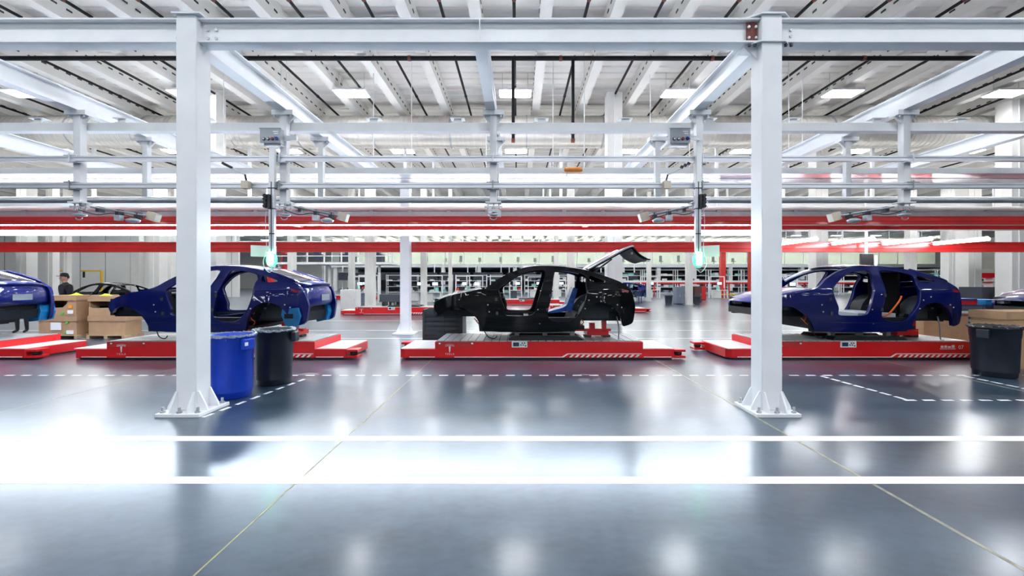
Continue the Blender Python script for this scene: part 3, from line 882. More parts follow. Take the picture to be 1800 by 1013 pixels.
    # front structure
    for s in (-1, 1):
        ap = MB(); ap.prism([(0.06, 1.02), (1.10, .98), (1.14, 1.50), (.55, 1.44), (.10, 1.30)], 'y', CAR_Y + s * .56, CAR_Y + s * .62)
        B(ap, 'front_apron', 'inner_dark')
        rl = MB(); rl.box(-.02, 1.2, CAR_Y + s * .50 - .05, CAR_Y + s * .50 + .05, .92, 1.04); B(rl, 'front_rail', 'inner_dark')
        tw = MB(); tw.lathe([(.17, 1.08), (.15, 1.36), (.10, 1.42), (.02, 1.43)], .50, CAR_Y + s * .66, 16); B(tw, 'strut_tower', 'inner_dark')
        sp = MB(); sp.prism([(.98, .62), (1.14, .62), (1.14, 1.46), (1.0, 1.46), (.93, 1.1)], 'y', CAR_Y + s * .78, CAR_Y + s * .84); B(sp, 'splash_panel', 'inner_dark')
    cmn = MB(); cmn.box(-.06, .02, CAR_Y - .62, CAR_Y + .62, .95, 1.10); cmn.box(-.02, .06, CAR_Y - .66, CAR_Y + .66, 1.26, 1.32)
    B(cmn, 'front_crossmember', 'black_plastic')
    hl = MB()
    for s in (-1, 1): hl.cbox(.12, CAR_Y + s * .56, 1.21, .16, .16, .12)
    B(hl, 'headlamp_bracket', 'grey_metal')
    # rear arches, boot floor, rear panel
    ac = (3.62, .92)
    for s in (-1, 1):
        ln = MB(); r = .47
        ring = [(ac[0] + r * math.cos(a), ac[1] + r * math.sin(a)) for a in [PI * k / 18 for k in range(-1, 20)]]
        n = len(ring)
        ln.add([(p[0], CAR_Y + s * .86, p[1]) for p in ring] + [(p[0], CAR_Y + s * .50, p[1]) for p in ring], [(i, i + 1, n + i + 1, n + i) for i in range(n - 1)], True)
        ln.add([(p[0], CAR_Y + s * .50, p[1]) for p in ring], [tuple(range(n))])
        lo = B(ln, 'wheel_arch_liner', 'liner')
        for k in range(3, 16, 2):
            a = PI * k / 18
            bt = MB(); bt.cbox(ac[0] + .36 * math.cos(a), CAR_Y + s * .515, ac[1] + .36 * math.sin(a), .035, .03, .035)
            B(bt, 'liner_clip', 'grey_metal', lo)
    bf = MB(); bf.box(3.05, 4.12, CAR_Y - .50, CAR_Y + .50, .82, .88); B(bf, 'boot_floor', 'inner_dark')
    kick = MB(); kick.prism([(2.95, .74), (3.10, .74), (3.22, .98), (3.07, 1.0)], 'y', CAR_Y - .78, CAR_Y + .78); B(kick, 'rear_kick_panel', 'inner_dark')
    pts_tail = [TOP_ROOF[-1]] + TOP_TAIL
    rear_v = [(pts_tail[-1][0] - .03, pts_tail[-1][1] - .02), (4.235, 1.50), (4.27, 1.36), (4.27, 1.18), (4.24, 1.09)]
    if tailgate == 'closed':
        gl = densify(pts_tail[:-1] + [(pts_tail[-1][0] - .16, pts_tail[-1][1] + .075)], 4)
        shell(B(loft(gl, .05, [.06 + .05 * (i / (len(gl) - 1)) for i in range(len(gl))], .075), 'rear_window', 'glass_dark'), .01)
        for s in (-1, 1):
            ed = MB(); ed.tube([(u + .01, CAR_Y + s * (half(u, v) - .05), v + .012) for u, v in gl], .030, 6); B(ed, 'window_surround', paint)
        sp = densify([gl[-1], pts_tail[-1], (pts_tail[-1][0] + .035, pts_tail[-1][1] - .01)], 3)
        tg = densify([gl[-1], (pts_tail[-1][0] + .03, pts_tail[-1][1] + .012), (pts_tail[-1][0] - .03, pts_tail[-1][1] - .06), (4.235, 1.46), (4.265, 1.35), (4.27, 1.2), (4.20, 1.10)], 4)
        g = shell(B(loft(tg, [.045] * len(tg), .15, .10, power=2.6), 'tailgate', paint), .03)
        lp = MB(); lp.box(4.395, 4.43, CAR_Y - .20, CAR_Y + .20, 1.26, 1.40); B(lp, 'plate_recess', 'plate_grey', g)
    else:
        # raised tailgate: a curved shell hinged at the rear end of the roof
        hx, hz = TOP_ROOF[-1][0] + .05, TOP_ROOF[-1][1] + .03
        prof = [(0, 0), (.30, .17), (.60, .335), (.80, .445), (.94, .50), (.985, .47), (1.12, .33), (1.30, .235), (1.38, .225)]
        wid = [.54, .58, .62, .66, .69, .69, .68, .62, .58]
        pr = densify([(hx + a, hz + b, w) for (a, b), w in zip(prof, wid)], 3)
        gm = MB(); vs_ = []
        nl = 12
        for (a, b, w) in pr:
            for k in range(nl + 1):
                s = -1 + 2 * k / nl
                vs_.append((a + .04 * (1 - s * s), CAR_Y + s * w, b + .03 * (1 - s * s)))
        gm.add(vs_, [(i * (nl + 1) + k, i * (nl + 1) + k + 1, (i + 1) * (nl + 1) + k + 1, (i + 1) * (nl + 1) + k) for i in range(len(pr) - 1) for k in range(nl)], True)
        g = shell(B(gm, 'tailgate', paint), .03)
        gi = MB(); gi.add([(a, CAR_Y + (b - CAR_Y) * .93, c - .045) for (a, b, c) in vs_], [(i * (nl + 1) + k, i * (nl + 1) + k + 1, (i + 1) * (nl + 1) + k + 1, (i + 1) * (nl + 1) + k) for i in range(len(pr) - 1) for k in range(nl)], True)
        shell(B(gi, 'inner_panel', 'inner_dark', g), .01)
        for s in (-1, 1):
            st = MB(); st.tube([(hx + .10, CAR_Y + s * .60, hz - .09), (hx + .52, CAR_Y + s * .58, hz + .22)], .018, 8); B(st, 'gas_strut', 'black_plastic')
            e = MB(); e.tube([(a, CAR_Y + s * w, b) for (a, b, w) in pr[:15]], .022, 6); B(e, 'painted_highlight_edge', 'rail_alu', g)  # pale tube painting in the highlight along the tailgate skin
        lp = MB(); lp.cbox(hx + .99, CAR_Y - .45, hz + .36, .05, .10, .05); B(lp, 'latch', 'print_white', g)
    # lower rear: crash beam and lamps
    cb = MB(); cb.box(4.05, 4.16, CAR_Y - .60, CAR_Y + .60, .98, 1.12); B(cb, 'crash_beam', 'inner_dark')
    ub = MB(); ub.prism([(3.85, .86), (4.18, .80), (4.22, 1.02), (3.85, 1.04)], 'y', CAR_Y - .52, CAR_Y + .52); B(ub, 'rear_underpanel', 'inner_dark')
    for s in (-1, 1):
        hh = half(4.12, 1.50)
        tl = MB(); tl.cbox(4.13, CAR_Y + s * (hh - .005), 1.495, .15, .05, .05, ry=.25); B(tl, 'tail_light', 'tail_red')
        if film:
            fb = MB(); hb = half(4.15, 1.0)
            fb.prism([(3.86, .98), (3.88, 1.10), (4.22, 1.13), (4.26, .95), (4.20, .74), (3.97, .70)], 'y', CAR_Y + s * (hb - .30), CAR_Y + s * (hb + .045))
            ff = B(fb, 'film_corner', 'film_teal')
            if s < 0:
                ho = MB(); ho.box(3.93, 4.12, CAR_Y - hb - .052, CAR_Y - hb - .045, .90, 1.0); B(ho, 'recess', 'inner_dark', ff)
    if seats:
        if rear_fill:
            bk = MB(); bk.box(3.02, 3.08, CAR_Y - .66, CAR_Y + .12, .95, 1.86); B(bk, 'rear_trim_board', rear_fill)
            fm = MB(); fm.box(2.12, 2.95, CAR_Y - .70, CAR_Y + .5, .74, 1.0); B(fm, 'rear_seat_base', 'headliner')
        else:
            st = MB()
            st.prism([(2.48, .96), (2.58, .94), (3.10, 1.0), (3.24, 1.52), (3.14, 1.56), (2.98, 1.14), (2.90, 1.08)], 'y', CAR_Y + .10, CAR_Y + .74)
            B(st, 'rear_seat', 'film_blue')
        fs = MB(); fs.prism([(1.50, .80), (1.95, .78), (2.18, 1.42), (2.10, 1.45), (1.86, .96), (1.52, .94)], 'y', CAR_Y + .22, CAR_Y + .66)
        if rear_fill: B(fs, 'front_seat_frame', 'film_blue')
    if cables:
        for (pts, m_) in (([(1.0, CAR_Y - .70, .95), (.92, CAR_Y - .74, .84), (.86, CAR_Y - .72, .90), (.95, CAR_Y - .76, .78), (1.04, CAR_Y - .74, .72)], 'cable_orange'),
                          ([(3.20, CAR_Y - .72, 1.02), (3.16, CAR_Y - .78, .90), (3.24, CAR_Y - .78, .82), (3.18, CAR_Y - .74, .74)], 'cable_orange'),
                          ([(1.06, CAR_Y - .74, .66), (1.16, CAR_Y - .78, .50), (1.30, CAR_Y - .80, .46), (1.36, CAR_Y - .80, .52)], 'cable_black')):
            c = MB(); c.tube(densify(pts, 5), .011, 6); B(c, 'wiring_loom', m_)
    if rear_fill:
        c = MB(); c.tube(densify([(2.55, CAR_Y - .72, .93), (2.75, CAR_Y - .74, .98), (2.98, CAR_Y - .74, 1.25), (3.06, CAR_Y - .72, 1.38)], 5), .018, 8); B(c, 'high_voltage_cable', 'cable_orange')
    return t
PITCH = 7.15
car2 = make_car('glossy black bare car body with its tailgate raised', 'paint_black', tailgate='open')
car1 = make_car('deep blue bare car body behind the left column, teal film on tail corners', 'paint_blue', film=True, seats=False)
car1.location.x -= PITCH
car3 = make_car('deep blue bare car body behind the right column, dark boards inside', 'paint_blue', rear_fill='seat_dark')
car3.location.x += PITCH
car0 = copy_tree(car1, dloc=(-PITCH, 0, 0)); car0['label'] = 'blue car body cut off by the left picture edge, tail showing'
car4 = copy_tree(car3, dloc=(PITCH - .5, 0, 0)); car4['label'] = 'blue car body cut off by the right picture edge, bonnet showing'
far1 = copy_tree(car2); far1.location = (-25.6, 24.0, -0.05); far1['label'] = 'black car body far behind the cardboard boxes'; far1['group'] = 'distant car bodies'
for o in list(far1.children):
    if o.name.startswith(('tailgate', 'gas_strut')):
        for c in list(o.children): bpy.data.objects.remove(c)
        bpy.data.objects.remove(o)
far2 = copy_tree(car1); far2.location = (7.6, 39.0, -0.05); far2['label'] = 'dark blue car body far behind the black car tail'; far2['group'] = 'distant car bodies'

# ------------------------------------------------------------------ red transport carriers
AX0 = -2.58                       # left end of the carrier under the black car
AY0, AY1 = 9.19, 10.54
def make_carrier(label):
    t = thing('transport_carrier', label, 'carrier', (AX0, 9.86, 0), 'red transport carriers')
    def plan(x0, x1, ch_l, ch_r):
        return [(x0 + ch_l, AY0), (x1 - ch_r, AY0), (x1, AY0 + ch_r), (x1, AY1 - .05), (x1 - .05, AY1), (x0 + .05, AY1), (x0, AY1 - .05), (x0, AY0 + ch_l)]
    lo = MB().prism(plan(AX0, 3.42, .10, .02), 'z', 0.03, 0.225).build('low_base', 'agv_red', t, bevel=.006)
    MB().box(AX0 + .03, -1.82, AY0 + .03, AY1 - .03, .225, .238).build('end_top', 'agv_pale', t)
    MB().box(2.75, 3.39, AY0 + .03, AY1 - .03, .225, .238).build('end_top', 'agv_pale', t)
    MB().box(-1.80, 2.73, AY0 - .012, AY1, .20, .385).build('raised_body', 'agv_red', t, bevel=.006)
    MB().box(-1.80, 2.73, AY0 - .012, AY0 + .02, .04, .21).build('side_skirt', 'agv_red', t)
    MB().box(AX0 + .12, 3.38, AY0 + .06, AY1 - .06, .0, .03).build('undercarriage', 'black_plastic', t)
    MB().box(-1.78, 2.71, AY0 + .02, AY1 - .02, .385, .388).build('gap_shade_sheet', 'dark_metal', t)  # dark sheet added so the gaps between slats read as shaded
    slat = mesh_of(MB().box(0, .152, AY0 + .03, AY1 - .03, 0, .016), 'deck_slat', 'deck')
    for i in range(26):
        piece(slat, 'deck_slat', (-1.77 + i * .172 - AX0, -9.86, .388), t)
    # corner scanners
    for (x0, x1, y0, y1) in ((3.42, 3.66, AY0 - .01, AY0 + .26), (AX0 - .26, AX0, AY1 - .26, AY1 + .01)):
        sc_ = MB(); sc_.box(x0, x1, y0, y1, .165, .215); sc_.box(x0, x1, y0, y1, .03, .08); xm = (x0 + x1) / 2
        so = sc_.build('scanner_bracket', 'agv_red', t, bevel=.006)
        MB().lathe([(.07, .08), (.085, .11), (.085, .14), (.07, .165)], xm, (y0 + y1) / 2, 14).build('scanner', 'black_plastic', so)
    # markings on the near face
    yf = AY0 - .0145
    MB().box(AX0 + .22, -1.56, AY0 - .0025, AY0, .045, .062).build('white_stripe', 'print_white', t)
    MB().box(-1.38, 1.0, yf, yf + .0025, .045, .062).build('white_stripe', 'print_white', t)
    MB().box(2.75, 3.35, AY0 - .0025, AY0, .045, .062).build('white_stripe', 'print_white', t)
    hz = MB(); hz.prism([(1.0, .045), (1.10, .115), (2.70, .115), (2.70, .132), (1.08, .132), (.96, .062)], 'y', yf, yf + .0025)
    hz.build('hazard_frame', 'print_white', t)
    hs = mesh_of(MB().prism([(0, 0), (.055, 0), (.115, .058), (.06, .058)], 'y', 0, .0025), 'hazard_stripe', 'print_white')
    for i in range(13):
        piece(hs, 'hazard_stripe', (1.12 + i * .119 - AX0, yf - 9.86, .047), t)
    # emblem: stylised T, lettering below
    ex, ez = -1.48, .245
    em = MB()
    arc = [(-.105, .052), (-.05, .066), (0, .07), (.05, .066), (.105, .052), (.092, .036), (.045, .048), (.022, .045), (.010, -.075), (0, -.095), (-.010, -.075), (-.022, .045), (-.045, .048), (-.092, .036)]
    V, Fs = [], []
    r = delaunay_2d_cdt([Vector(p) for p in arc], [(i, (i + 1) % len(arc)) for i in range(len(arc))], [], 0, 1e-6)
    P2 = [(p.x, p.y) for p in r[0]]
    Fs = [f for f in r[2] if inside((sum(P2[i][0] for i in f) / 3, sum(P2[i][1] for i in f) / 3), arc)]
    em.add([(ex + a, yf, ez + b) for a, b in P2], Fs); em.add([(ex + a, yf + .002, ez + b) for a, b in P2], [f[::-1] for f in Fs])
    top = [(-.10, .078), (-.05, .09), (0, .094), (.05, .09), (.10, .078), (.103, .070), (.05, .081), (0, .085), (-.05, .081), (-.103, .070)]
    em.prism([(ex + a, ez + b) for a, b in top], 'y', yf, yf + .002)
    em.build('emblem', 'print_white', t)
    text_part('T E S L A', 'lettering', ex, yf, .118, .052, 'print_white', t)
    MB().box(-1.76, -.96, yf, yf + .002, .275, .385).build('recess_panel', M['red_beam'], t)
    for dx in (-1.70, -.99):
        MB().cbox(dx, yf, .35, .04, .006, .03).build('white_mark', 'print_white', t)
    # control panel
    cp = MB().box(-.13, .21, AY0 - .03, AY0 - .012, .265, .405).build('control_panel', 'print_white', t)
    MB().box(-.10, .03, AY0 - .034, AY0 - .03, .29, .375).build('screen', 'screen', cp)
    for (a, b) in ((.10, .36), (.15, .36), (.07, .32), (.12, .32), (.17, .30)):
        MB().box(a - .014, a + .014, AY0 - .036, AY0 - .03, b - .012, b + .012).build('key', 'black_plastic', cp)
    # supports on deck
    for y0 in (AY0 + .10, AY0 + .80):
        pd = MB(); pd.prism([(-.22, .401), (1.47, .401), (1.36, .475), (-.14, .475)], 'y', y0, y0 + .36); pd.build('support_pad', 'pad_black', t, bevel=.01)
    for X in (-.02, .62, 1.24):
        MB().box(X - .05, X + .05, AY0 + .35, AY0 + .45, .475, .60).build('lifting_block', 'grey_metal', t)
    return t
carrier2 = make_carrier('red low carrier under the black car body')
def red_stand(X, label):
    t = thing('lift_fixture', label, 'fixture', (X, 10.0, .40), 'red lifting fixtures')
    MB().box(X - .75, X + .62, 9.80, 9.92, .545, .60).build('bar', 'agv_red', t)
    MB().box(X + .05, X + .55, 9.72, 10.2, .455, .56).build('saddle', 'agv_red', t, bevel=.01)
    MB().box(X + .40, X + .50, 9.74, 9.84, .56, .88).build('upright', 'agv_red', t)
    MB().box(X + .12, X + .24, 9.78, 9.9, .56, .74).build('upright', 'agv_red', t)
    for (a, b) in ((0, .16), (.42, .60)):
        MB().box(X + a, X + b, 9.78, 9.98, .401, .46).build('foot', 'dark_metal', t)
    MB().tube(densify([(X + .66, 9.40, .92), (X + .70, 9.38, .66), (X + .69, 9.36, .42), (X + .71, 9.30, .402)], 4), .016, 6).build('strap', 'grey_metal', t)
    return t
red_stand(1.55, 'red lifting fixture under the rear of the black car')
red_stand(1.55 - PITCH, 'red lifting fixture under the rear of the left blue car')
red_stand(1.55 + PITCH, 'red lifting fixture under the rear of the right blue car')
for k, lab in ((-2, 'red low carrier at the left picture edge'), (-1, 'red low carrier partly behind the bins and left column'), (1, 'red low carrier numbered 07 under the right blue car'),
               (2, 'red low carrier at the far right behind the black bin')):
    c = copy_tree(carrier2, dloc=(PITCH * k + (.15 if k == -2 else 0), 0, 0)); c['label'] = lab
    if k == 1:
        xo = PITCH
        text_part('07', 'number', 2.50 + xo, AY0 - .0145, .265, .115, 'print_white', c)
        for j in range(4):
            MB().box(2.06 + xo + j * .08, 2.12 + xo + j * .08, AY0 - .0145, AY0 - .012, .255, .255 + (.045, .05, .035, .06)[j]).build('small_mark', 'print_white', c)
        MB().box(2.04 + xo, 2.38 + xo, AY0 - .0145, AY0 - .012, .225, .238).build('small_mark', 'print_white', c)
        text_part('N', 'lettering', 2.98 + xo, AY0 - .003, .15, .09, 'print_white', c)
        MB().box(2.76 + xo, 3.4 + xo, AY0 - .02, AY0 - .002, .27, .36).build('pale_plate', 'print_white', c)
for (X, y, lab) in ((-9.0, 22.0, 'distant red carrier holding the dark crate'), (1.0, 23.6, 'distant red carrier seen behind the black car'), (-2.3, 31.0, 'farther red carrier glimpsed through the black car'),
                    (-18.5, 40.0, 'far red carrier seen through the left blue car')):
    c = copy_tree(carrier2); c.location = (X, y, 0); c['label'] = lab; c['group'] = 'distant red carriers'

# ------------------------------------------------------------------ bins
def bin_(X, y, r, h, body, liner, label, handle_a=(0, PI)):
    t = thing('waste_bin', label, 'bin', (X, y, 0))
    k = r / .31
    prof = [(.235 * k, 0.0), (.25 * k, .015), (.262 * k, .30), (.275 * k, h - .20), (.287 * k, h - .19), (.293 * k, h - .05), (.312 * k, h - .045), (.315 * k, h - .01), (.305 * k, h), (.285 * k, h - .01), (.265 * k, .10)]
    MB().lathe(prof, X, y, 40).build('bin_body', body, t)
    for a in handle_a:
        m_ = MB(); m_.cbox(X + .325 * k * math.cos(a), y + .325 * k * math.sin(a), h - .13, .075, .17, .16, rz=a)
        m_.build('handle', body, t, bevel=.015)
    # liner folded over the rim, crumpled
    rng = random.Random(int(X * 100))
    n = 72; rings = []
    for (rr, z, am) in ((.272 * k, h - .16, .006), (.298 * k, h + .004, .006), (.316 * k, h + .006, .008), (.321 * k, h - .022, .009)):
        rings.append([(X + (rr + rng.uniform(-am, am)) * math.cos(2 * PI * i / n), y + (rr + rng.uniform(-am, am)) * math.sin(2 * PI * i / n), z + rng.uniform(-am, am) * 1.3) for i in range(n)])
    m_ = MB()
    vs_ = sum(rings, [])
    m_.add(vs_, [(j * n + i, j * n + (i + 1) % n, (j + 1) * n + (i + 1) % n, (j + 1) * n + i) for j in range(len(rings) - 1) for i in range(n)], False)
    m_.build('bag_liner', liner, t)
    return t
b1 = bin_(-4.235, 6.25, .31, .92, 'can_blue', 'liner_film', 'blue round waste bin behind the left steel column', (-.35, PI - .35))
m_ = MB(); m_.cbox(-3.895, 6.055, .80, .004, .05, .05, rz=-.35); m_.build('handle_label', 'print_white', b1)
bin_(-4.07, 7.05, .315, .91, 'can_black', 'liner_film', 'black round waste bin right of the blue bin', (.1, PI + .1))
bin_(8.62, 7.62, .35, .90, 'can_black', 'liner_black', 'large black waste bin at the right picture edge', (PI + .35, .35))

# ------------------------------------------------------------------ cardboard boxes
def carton(x0, x1, y0, y1, z0, z1, label, cut=False, lid=True, papers=(), pallet=False, group='cardboard boxes at left'):
    t = thing('cardboard_box', label, 'box', ((x0 + x1) / 2, (y0 + y1) / 2, z0), group)
    th = .02
    if cut:
        w = x1 - x0; h = z1 - z0
        poly = [(x0, z0), (x1, z0), (x1, z1), (x0 + w * .86, z1), (x0 + w * .80, z1 - h * .10), (x0 + w * .74, z1 - h * .40), (x0 + w * .62, z1 - h * .58), (x0 + w * .1, z1 - h * .60), (x0, z1 - h * .52)]
        MB().prism(poly, 'y', y0, y0 + th).build('front_wall', 'card', t)
        MB().box(x0 + .03, x1 - .03, y0 + .3, y1 - .05, z0 + .02, z1 - h * .52).build('dark_contents', 'seat_dark', t)
    else:
        MB().box(x0, x1, y0, y0 + th, z0, z1).build('front_wall', 'card', t)
    MB().box(x0, x1, y1 - th, y1, z0, z1).build('back_wall', 'card', t)
    for a in (x0, x1 - th):
        MB().box(a, a + th, y0 + th, y1 - th, z0, z1).build('side_wall', 'card', t)
    MB().box(x0 + th, x1 - th, y0 + th, y1 - th, z0, z0 + th).build('box_floor', 'card_dark', t)
    if lid:
        MB().box(x0 - .02, x1 + .02, y0 - .02, y1 + .02, z1 - .14, z1 + .015).build('lid', 'card', t)
    for (a, b, w, h, m) in papers:
        MB().box(a, a + w, y0 - .024, y0 - .004, b, b + h).build('paper_label', m, t)
    return t
def pallet(x0, x1, y0, y1, label, cat='pallet'):
    t = thing('pallet', label, cat, ((x0 + x1) / 2, (y0 + y1) / 2, 0), 'wooden pallets')
    for a in (x0, (x0 + x1) / 2 - .05, x1 - .1):
        MB().box(a, a + .1, y0, y1, 0, .09).build('runner', 'wood', t)
    for i in range(6):
        y = y0 + (y1 - y0 - .1) * i / 5
        MB().box(x0, x1, y, y + .1, .09, .11).build('deck_board', 'wood', t)
pallet(-14.25, -13.0, 12.45, 13.25, 'wooden pallet under the left stack of cardboard boxes')
pallet(-12.75, -11.6, 12.45, 13.1, 'wooden pallet under the right stack of cardboard boxes')
carton(-14.2, -13.08, 12.5, 13.15, .11, .66, 'lower closed cardboard box with a white paper sheet', papers=((-13.83, .26, .30, .22, 'paper'), (-13.36, .14, .2, .11, 'paper'), (-13.38, .45, .06, .06, 'sticker_green'), (-13.42, .16, .06, .06, 'sticker_green')))
carton(-14.15, -13.1, 12.5, 13.15, .68, 1.27, 'upper cardboard box with a cut front, left stack', cut=True, papers=((-13.33, .74, .16, .11, 'paper'), (-13.30, .90, .10, .10, 'sticker_orange'), (-13.52, .72, .07, .07, 'sticker_green')))
carton(-12.72, -11.64, 12.5, 13.05, .11, .66, 'lower closed cardboard box of the right stack')
carton(-12.72, -11.70, 12.5, 13.05, .68, 1.25, 'upper cardboard box with a cut front, right stack', cut=True)
carton(-13.06, -12.76, 12.9, 13.5, .02, 1.29, 'tall narrow cardboard box between the two stacks', lid=False)
for (X, lab) in ((-13.3, 'yellow cloth lying on the left cardboard box'), (-12.4, 'yellow cloth lying on the right cardboard box')):
    m_ = MB()
    z = 1.286 if X < -13 else 1.266
    pts_ = []
    for i in range(7):
        for j in range(5):
            pts_.append((X - .12 + .04 * i, 12.6 + .05 * j, z + .05 * math.sin(PI * i / 6) * math.sin(PI * j / 4) * (1 + .5 * random.random())))
    m_.add(pts_, [(i * 5 + j, i * 5 + j + 1, (i + 1) * 5 + j + 1, (i + 1) * 5 + j) for i in range(6) for j in range(4)], True)
    o = m_.build('cloth', 'hi_vis', base=(X, 12.7, z)); md = o.modifiers.new('thickness', 'SOLIDIFY'); md.thickness = .008
    tag(o, lab, 'cloth')
# right side
carton(10.55, 11.7, 10.95, 11.5, 0.0, .78, 'cardboard box right of the right blue car tail', lid=False, group='cardboard boxes at right')
carton(11.3, 11.8, 11.55, 12.0, 0.0, 1.2, 'tall cardboard box behind the right blue car tail', lid=False, group='cardboard boxes at right')
carton(9.45, 10.5, 8.15, 8.8, 0, .64, 'lower cardboard box behind the large black bin', group='cardboard boxes at right')
carton(9.45, 10.5, 8.15, 8.8, .66, 1.10, 'upper cardboard box above the large black bin', papers=((9.98, .74, .10, .16, 'paper'),), group='cardboard boxes at right')
def shelf_cart(x0, x1, y0, y1, zs, h, label, material='dark_metal'):
    t = thing('shelf_cart', label, 'cart', ((x0 + x1) / 2, (y0 + y1) / 2, 0))
    for a in (x0, x1 - .05):
        for b in (y0, y1 - .05):
            MB().box(a, a + .05, b, b + .05, 0, h).build('post', material, t)
    for z in zs:
        MB().box(x0, x1, y0, y1, z, z + .04).build('shelf', material, t)
    return t
shelf_cart(12.8, 14.2, 12.2, 12.8, (.30, .62, .98), 1.02, 'dark shelf cart carrying red and blue bins', 'navy')
for (x0, x1, z, h, m, lab) in ((11.0, 11.50, 1.02, .12, 'red_beam', 'red plastic bin on top of the dark shelf cart'), (11.0, 11.50, 1.141, .06, 'button_blue', 'blue tray on the red plastic bin'),
                            (11.75, 12.2, 1.02, .15, 'film_teal', 'teal film bundle on top of the dark shelf cart'), (11.5, 11.85, .66, .15, 'paper', 'white carton on middle shelf of the cart'), (11.92, 12.25, .66, .12, 'card', 'small brown carton on middle shelf of the cart'),
                            (11.05, 11.35, .66, .1, 'card', 'flat brown carton at left of the middle cart shelf'), (11.2, 11.7, .34, .18, 'navy', 'navy box on the lower shelf of the cart')):
    x0 += 1.85; x1 += 1.85
    t = thing('parts_bin', lab, 'bin', ((x0 + x1) / 2, 12.45, z), 'bins on the shelf cart')
    MB().box(x0, x1, 12.24, 12.7, z, z + h * .82).build('bin_body', m, t, bevel=.01)
    MB().box(x0 - .01, x1 + .01, 12.23, 12.71, z + h * .82, z + h).build('rim', m, t)

# ------------------------------------------------------------------ black slatted crate beside the black car nose
t = thing('plastic_crate', 'dark slatted plastic crate standing behind the black car nose', 'crate', (-2.0, 10.95, 0))
cx0, cx1, cy0, cy1, ch = -2.42, -1.40, 10.75, 11.45, .98
for (a, b, c, d) in ((cx0, cx1, cy0, cy0 + .03), (cx0, cx1, cy1 - .03, cy1), (cx0, cx0 + .03, cy0 + .03, cy1 - .03), (cx1 - .03, cx1, cy0 + .03, cy1 - .03)):
    MB().box(a, b, c, d, .06, ch).build('wall', 'crate_dark', t)
MB().box(cx0 + .03, cx1 - .03, cy0 + .03, cy1 - .03, .06, .1).build('bottom', 'crate_dark', t)
for i in range(7):
    MB().box(cx0 + .04, cx1 - .04, cy0 - .022, cy0, .12 + i * .118, .185 + i * .118).build('slat', 'crate_dark', t)
for X in (cx0, (cx0 + cx1) / 2 - .03, cx1 - .06):
    MB().box(X, X + .06, cy0 - .03, cy0, .06, ch).build('rib', 'crate_dark', t)
for X in (cx0 + .02, cx1 - .14):
    for y in (cy0 + .02, cy1 - .14):
        MB().box(X, X + .12, y, y + .12, 0, .06).build('foot', 'crate_dark', t)
MB().box(cx1 - .20, cx1 - .15, cy0 - .035, cy0 - .030, .12, .22).build('label', 'paper', t)

# ------------------------------------------------------------------ control boxes
def control_box(X, Z, label):
    y = 7.48
    t = thing('control_box', label, 'control box', (X, y, Z - .13), 'button boxes')
    MB().box(X - .18, X + .18, y - .06, y + .06, Z - .13, Z + .13).build('case', 'panel_grey', t, bevel=.006)
    MB().box(X + .05, X + .40, y + .06, y + .12, Z - .04, Z + .04).build('mount_arm', 'frame_white', t)
    MB().box(X - .19, X + .19, y - .065, y - .05, Z + .122, Z + .135).build('lid_edge', 'grey_metal', t)
    MB().box(X - .14, X + .16, y + .0, y + .1, Z - .16, Z - .13).build('lower_gland_plate', 'frame_white', t)
    for i, (dx, m) in enumerate(((-.105, 'button_white'), (-.03, 'button_white'), (.045, 'button_red'))):
        rg = MB(); rg.tube([(X + dx, y - .06, Z - .06), (X + dx, y - .078, Z - .06)], .028, 14); ro = rg.build('button_ring', 'black_plastic', t)
        bt = MB(); bt.tube([(X + dx, y - .078, Z - .06), (X + dx, y - .088, Z - .06)], .017, 12); bt.build('button', m, ro)
    sw = MB(); sw.tube([(X + .125, y - .06, Z - .055), (X + .125, y - .085, Z - .055)], .03, 12); so = sw.build('selector', 'button_blue', t)
    MB().cbox(X + .125, y - .095, Z - .055, .075, .02, .018, ry=.5).build('selector_handle', 'button_blue', so)
    for j in range(2):
        MB().box(X + .05 + .02 * j, X + .14, y - .062, y - .06, Z + .065 - .035 * j, Z + .08 - .035 * j).build('marking', 'print_white', t)
    return t
control_box(-4.36, 4.27, 'grey control box with buttons high beside the left signal pole')
control_box(2.86, 4.27, 'grey control box with buttons high beside the right signal pole')

